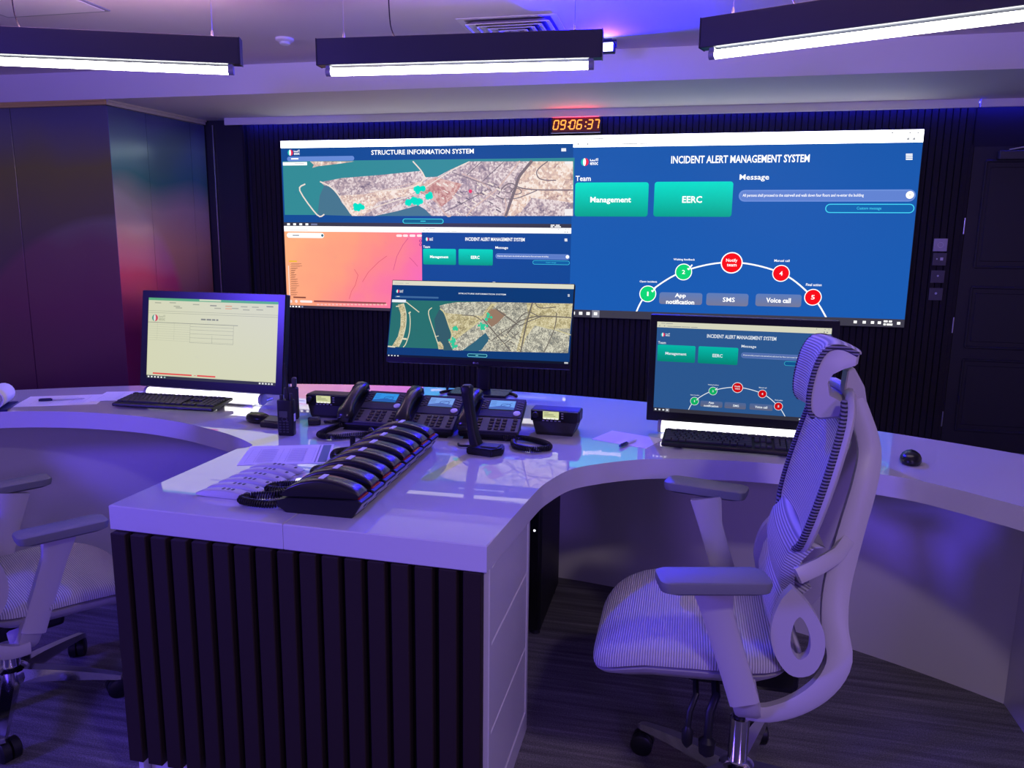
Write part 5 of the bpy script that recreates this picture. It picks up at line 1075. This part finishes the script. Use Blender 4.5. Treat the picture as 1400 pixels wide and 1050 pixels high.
# row of slim corded phones
def slim_phone(label, loc):
    t = thing('slim_telephone', label, 'telephone', loc, 0.0, 'row of slim black telephones')
    HW = 0.0365
    bm = BM(); P = [(-0.088, 0), (0.086, 0), (0.112, 0.040), (0.104, 0.046), (0.060, 0.043), (-0.02, 0.040), (-0.088, 0.036), (-0.113, 0.029), (-0.108, 0.013)]
    prism(bm, [(x, -HW, z) for x, z in P], (0, 2*HW, 0)); bmesh.ops.bevel(bm, geom=list(bm.edges), offset=0.0025, segments=1, affect='EDGES'); obj('cradle', bm, M['black'], t)
    bm = BM(); up = [(v.x, v.y) for v in catmull([(-0.108, 0.040, 0), (-0.088, 0.058, 0), (-0.05, 0.075, 0), (0.0, 0.083, 0), (0.05, 0.077, 0), (0.085, 0.066, 0), (0.100, 0.054, 0)], 3)]
    lo = [(0.098, 0.046), (0.06, 0.0445), (0.0, 0.0425), (-0.05, 0.040), (-0.098, 0.037)]; rs = []
    for q, sc in ((-1, 0.90), (-0.95, 0.99), (-0.78, 1.07), (-0.3, 1.10), (0.3, 1.10), (0.78, 1.07), (0.95, 0.99), (1, 0.90)):
        rs.append([(x*(0.97+0.03*min(sc, 1)), 0.0265*q, 0.044+(z-0.044)*sc) for x, z in up+lo])
    rings(bm, rs); hs = obj('handset', bm, M['handset'], t, 50)
    bm = BM(); box(bm, (-0.002, 0, 0.0873), (0.014, 0.034, 0.0024), bevel=0.0008); obj('name_label', bm, M['light_plastic'], hs, label='pale name sticker')
    bm = BM(); box(bm, (0.094, 0, 0.0465), (0.018, 0.052, 0.005), RY(0.05), bevel=0.0012); obj('ring_indicator', bm, M['red_translucent'], t, label='red translucent ring indicator')
    bm = BM(); box(bm, (0.1005, 0, 0.022), (0.0022, 0.062, 0.030), RY(0.575), bevel=0.0008); ep = obj('end_plate', bm, M['grey_plastic'], t)
    bm = BM(); box(bm, (0.1022, 0.006, 0.023), (0.0022, 0.014, 0.010), RY(0.575)); obj('socket', bm, M['black'], ep)
    return t
ORD = ['nearest the front edge of the peninsula', 'second from the peninsula front edge', 'third from the peninsula front edge', 'fourth from the peninsula front edge', 'fifth from the peninsula front edge', 'sixth from the peninsula front edge', 'seventh from the peninsula front edge', 'farthest from the peninsula front edge']
p0 = slim_phone('slim black corded phone '+ORD[0], (-0.835, 1.660, ZT)); slim = [p0]
for i in range(1, 8):
    p = copy_tree(p0); p.location = (-0.835-0.004*i, 1.660+0.0868*i, ZT); p['label'] = 'slim black corded phone '+ORD[i]; slim.append(p)
# their cords, bunched on the left
for i, path in enumerate(([(-0.935, 1.655, 0.80), (-0.965, 1.64, 0.793), (-1.01, 1.635, 0.793), (-1.055, 1.645, 0.794), (-1.045, 1.675, 0.795), (-0.99, 1.70, 0.796), (-0.955, 1.735, 0.798)],
                          [(-0.945, 1.745, 0.80), (-0.985, 1.745, 0.793), (-1.035, 1.74, 0.793), (-1.03, 1.775, 0.794), (-0.975, 1.79, 0.797), (-0.955, 1.83, 0.80)],
                          [(-0.945, 1.92, 0.80), (-0.985, 1.90, 0.793), (-1.00, 1.94, 0.793), (-0.97, 1.975, 0.794), (-0.955, 2.0, 0.80)],
                          [(-0.955, 2.09, 0.80), (-1.0, 2.06, 0.793), (-1.015, 2.10, 0.80), (-0.985, 2.15, 0.796), (-0.96, 2.17, 0.80)])):
    bm = BM(); coil(bm, path, 0.0085, 0.0026, 0.0062)
    tag(obj('coiled_cable', bm, M['black'], None, 50), ['black coiled cable looping out beside the nearest slim phone', 'black coiled cable beside the second and third slim phones', 'black coiled cable beside the fourth and fifth slim phones', 'black coiled cable bunched beside the farther slim phones'][i], 'cable', 'coiled cables of the telephones')
pl = thing('phone_plug', 'small black plug block standing up beside the farther slim phones', 'plug', (-1.005, 2.20, ZT), 0.2)
bm = BM(); box(bm, (0, 0, 0.024), (0.016, 0.014, 0.048), bevel=0.002); obj('body', bm, M['black'], pl)
bm = BM(); tube(bm, catmull([(0, 0, 0.046), (0.03, -0.01, 0.04), (0.05, -0.02, 0.02)], 4), 0.0025, 6); obj('lead', bm, M['black'], pl, 40)

# white slim handsets
def white_handset(label, loc):
    t = thing('white_handset', label, 'handset', loc, -0.03, 'white slim handsets in a row'); bm = BM(); rs = []
    up = [(-0.080, 0.008), (-0.06, 0.015), (-0.03, 0.020), (0.0, 0.0215), (0.035, 0.020), (0.062, 0.015), (0.080, 0.008)]; lo = [(0.078, 0.003), (0.05, 0.001), (0.0, 0.0), (-0.05, 0.001), (-0.078, 0.004)]
    for q, sc in ((-1, 0.72), (-0.9, 0.9), (-0.6, 1), (0.6, 1), (0.9, 0.9), (1, 0.72)): rs.append([(x, 0.0150*q, z*sc+0.0005) for x, z in up+lo])
    rings(bm, rs); obj('shell', bm, mat('pale_blue_white_plastic', (0.52, 0.52, 0.58), 0.4), t, 50)
    for x, z, a in ((-0.006, 0.0217, 0.0), (0.008, 0.0217, 0.02), (0.021, 0.0210, 0.04), (0.060, 0.0157, 0.26)):
        bm = BM(); box(bm, (x, 0, z), (0.007, 0.011, 0.0022), RY(a), bevel=0.0008); obj('button', bm, M['charcoal'], t)
    return t
WO = ['nearest the peninsula front', 'second from the peninsula front', 'third from the peninsula front', 'fourth from the peninsula front', 'fifth from the peninsula front', 'farthest from the peninsula front']
h0 = white_handset('slim white handset with grey buttons, '+WO[0], (-1.128, 1.693, ZT))
for i in range(1, 6):
    h = copy_tree(h0); h.location = (-1.128+0.002*i, 1.693+0.0475*i, ZT); h['label'] = 'slim white handset with grey buttons, '+WO[i]

# papers, pens, notepad
def sheet(name, label, loc, rz, w_, d_, draw=None, cat='paper', grp=None, th=0.0012):
    t = thing(name, label, cat, loc, rz, grp); bm = BM(); box(bm, (0, 0, th/2), (w_, d_, th)); obj('leaf', bm, M['paper'], t)
    if draw:
        g = G(0.0003); draw(g); o = g.build('print', t); o.rotation_euler = (-PI/2, 0, 0); o.location = (0, 0, th)
    return t
def table_print(g):
    for i in range(13): g.rect(-0.115, -0.085+0.0125*i, 0.08, -0.0845+0.0125*i, M['ink'], 1)
    for x in (-0.115, -0.09, -0.02, 0.0, 0.05, 0.08): g.rect(x, -0.085, x+0.0006, 0.065, M['ink'], 1)
    for i in range(12):
        for x in (-0.085, 0.005): g.rect(x, -0.081+0.0125*i, x+0.05, -0.077+0.0125*i, mat('pale_ink', (0.5, 0.5, 0.56), 0.8), 1)
    g.rect(0.098, -0.10, 0.124, 0.10, mat('green_grey_print', (0.16, 0.24, 0.24), 0.8), 1); g.rect(0.088, -0.10, 0.092, 0.10, M['ink'], 1)
def lines_print(g):
    for i in range(9): g.rect(-0.10, -0.07+0.017*i, 0.09, -0.0692+0.017*i, M['ink'], 1)
    for x in (-0.10, -0.03, 0.04, 0.09): g.rect(x, -0.07, x+0.0007, 0.066, M['ink'], 1)
def lines_small(g):
    for i in range(8): g.rect(-0.07, -0.07+0.018*i, 0.07, -0.0692+0.018*i, M['ink'], 1)
    for x in (-0.07, 0.0, 0.07): g.rect(x, -0.07, x+0.0007, 0.056, M['ink'], 1)
sheet('table_sheet', 'printed table sheet with a green end band beside the slim phones', (-1.175, 2.098, ZT+0.0002), math.radians(21), 0.262, 0.215, table_print, grp='sheets of paper on the desk')
sheet('form_sheet', 'large ruled form sheet under the pen on the left wing', (-2.455, 2.60, ZT+0.0002), math.radians(27), 0.30, 0.21, lines_print, grp='sheets of paper on the desk')
sheet('form_sheet', 'smaller ruled form sheet between the pen and the left keyboard', (-2.295, 2.735, ZT+0.0016), math.radians(22), 0.17, 0.20, lines_small, grp='sheets of paper on the desk', th=0.0008)
sheet('blank_sheet', 'blank sheet under the pen left of the right keyboard', (-0.165, 2.570, ZT+0.0002), math.radians(-22), 0.20, 0.15, None, grp='sheets of paper on the desk')
def pen(label, p, q, cap):
    a, b = Vector(p), Vector(q); t = thing('pen', label, 'pen', (a+b)/2, math.atan2(b.y-a.y, b.x-a.x), 'ballpoint pens'); L = (b-a).length
    bm = BM(); lathe(bm, [(0.0038, -L/2), (0.0038, L/2-0.012), (0.001, L/2)], 10, (0, 0, 0.0045), RY(PI/2)); obj('barrel', bm, M['light_plastic'], t, 40)
    bm = BM(); lathe(bm, [(0.0045, -L/2-0.002), (0.005, -L/2+0.01), (0.005, -L/2+cap), (0.0045, -L/2+cap+0.002)], 10, (0, 0, 0.0045), RY(PI/2)); cp = obj('cap', bm, M['navy'], t, 40, label='dark blue cap')
    bm = BM(); box(bm, (-L/2+cap*0.5, 0, 0.0105), (cap*0.9, 0.003, 0.0015)); obj('clip', bm, M['navy'], cp)
pen('clear pen with dark cap lying on the ruled form', (-2.525, 2.555, ZT+0.0016), (-2.385, 2.640, ZT+0.0016), 0.045)
pen('white pen with dark cap on the blank sheet by the right keyboard', (-0.182, 2.452, ZT+0.0016), (-0.135, 2.555, ZT+0.0016), 0.045)
nb = thing('flip_notepad', 'notepad with its pages curled over at the left edge', 'notepad', (-2.60, 2.40, ZT), math.radians(32))
bm = BM(); box(bm, (0, 0, 0.004), (0.15, 0.16, 0.008), bevel=0.001); obj('pad', bm, M['navy'], nb)
bm = BM(); arcp = [(0.03+0.038*math.cos(a), 0.047+0.038*math.sin(a)) for a in [math.radians(-100+20*k) for k in range(15)]]
rings(bm, [[(x, -0.08, z) for x, z in arcp]+[(0.03+(x-0.03)*0.88, -0.08, 0.047+(z-0.047)*0.88) for x, z in reversed(arcp)], [(x, 0.08, z) for x, z in arcp]+[(0.03+(x-0.03)*0.88, 0.08, 0.047+(z-0.047)*0.88) for x, z in reversed(arcp)]]); obj('curled_pages', bm, M['paper'], nb, 50)
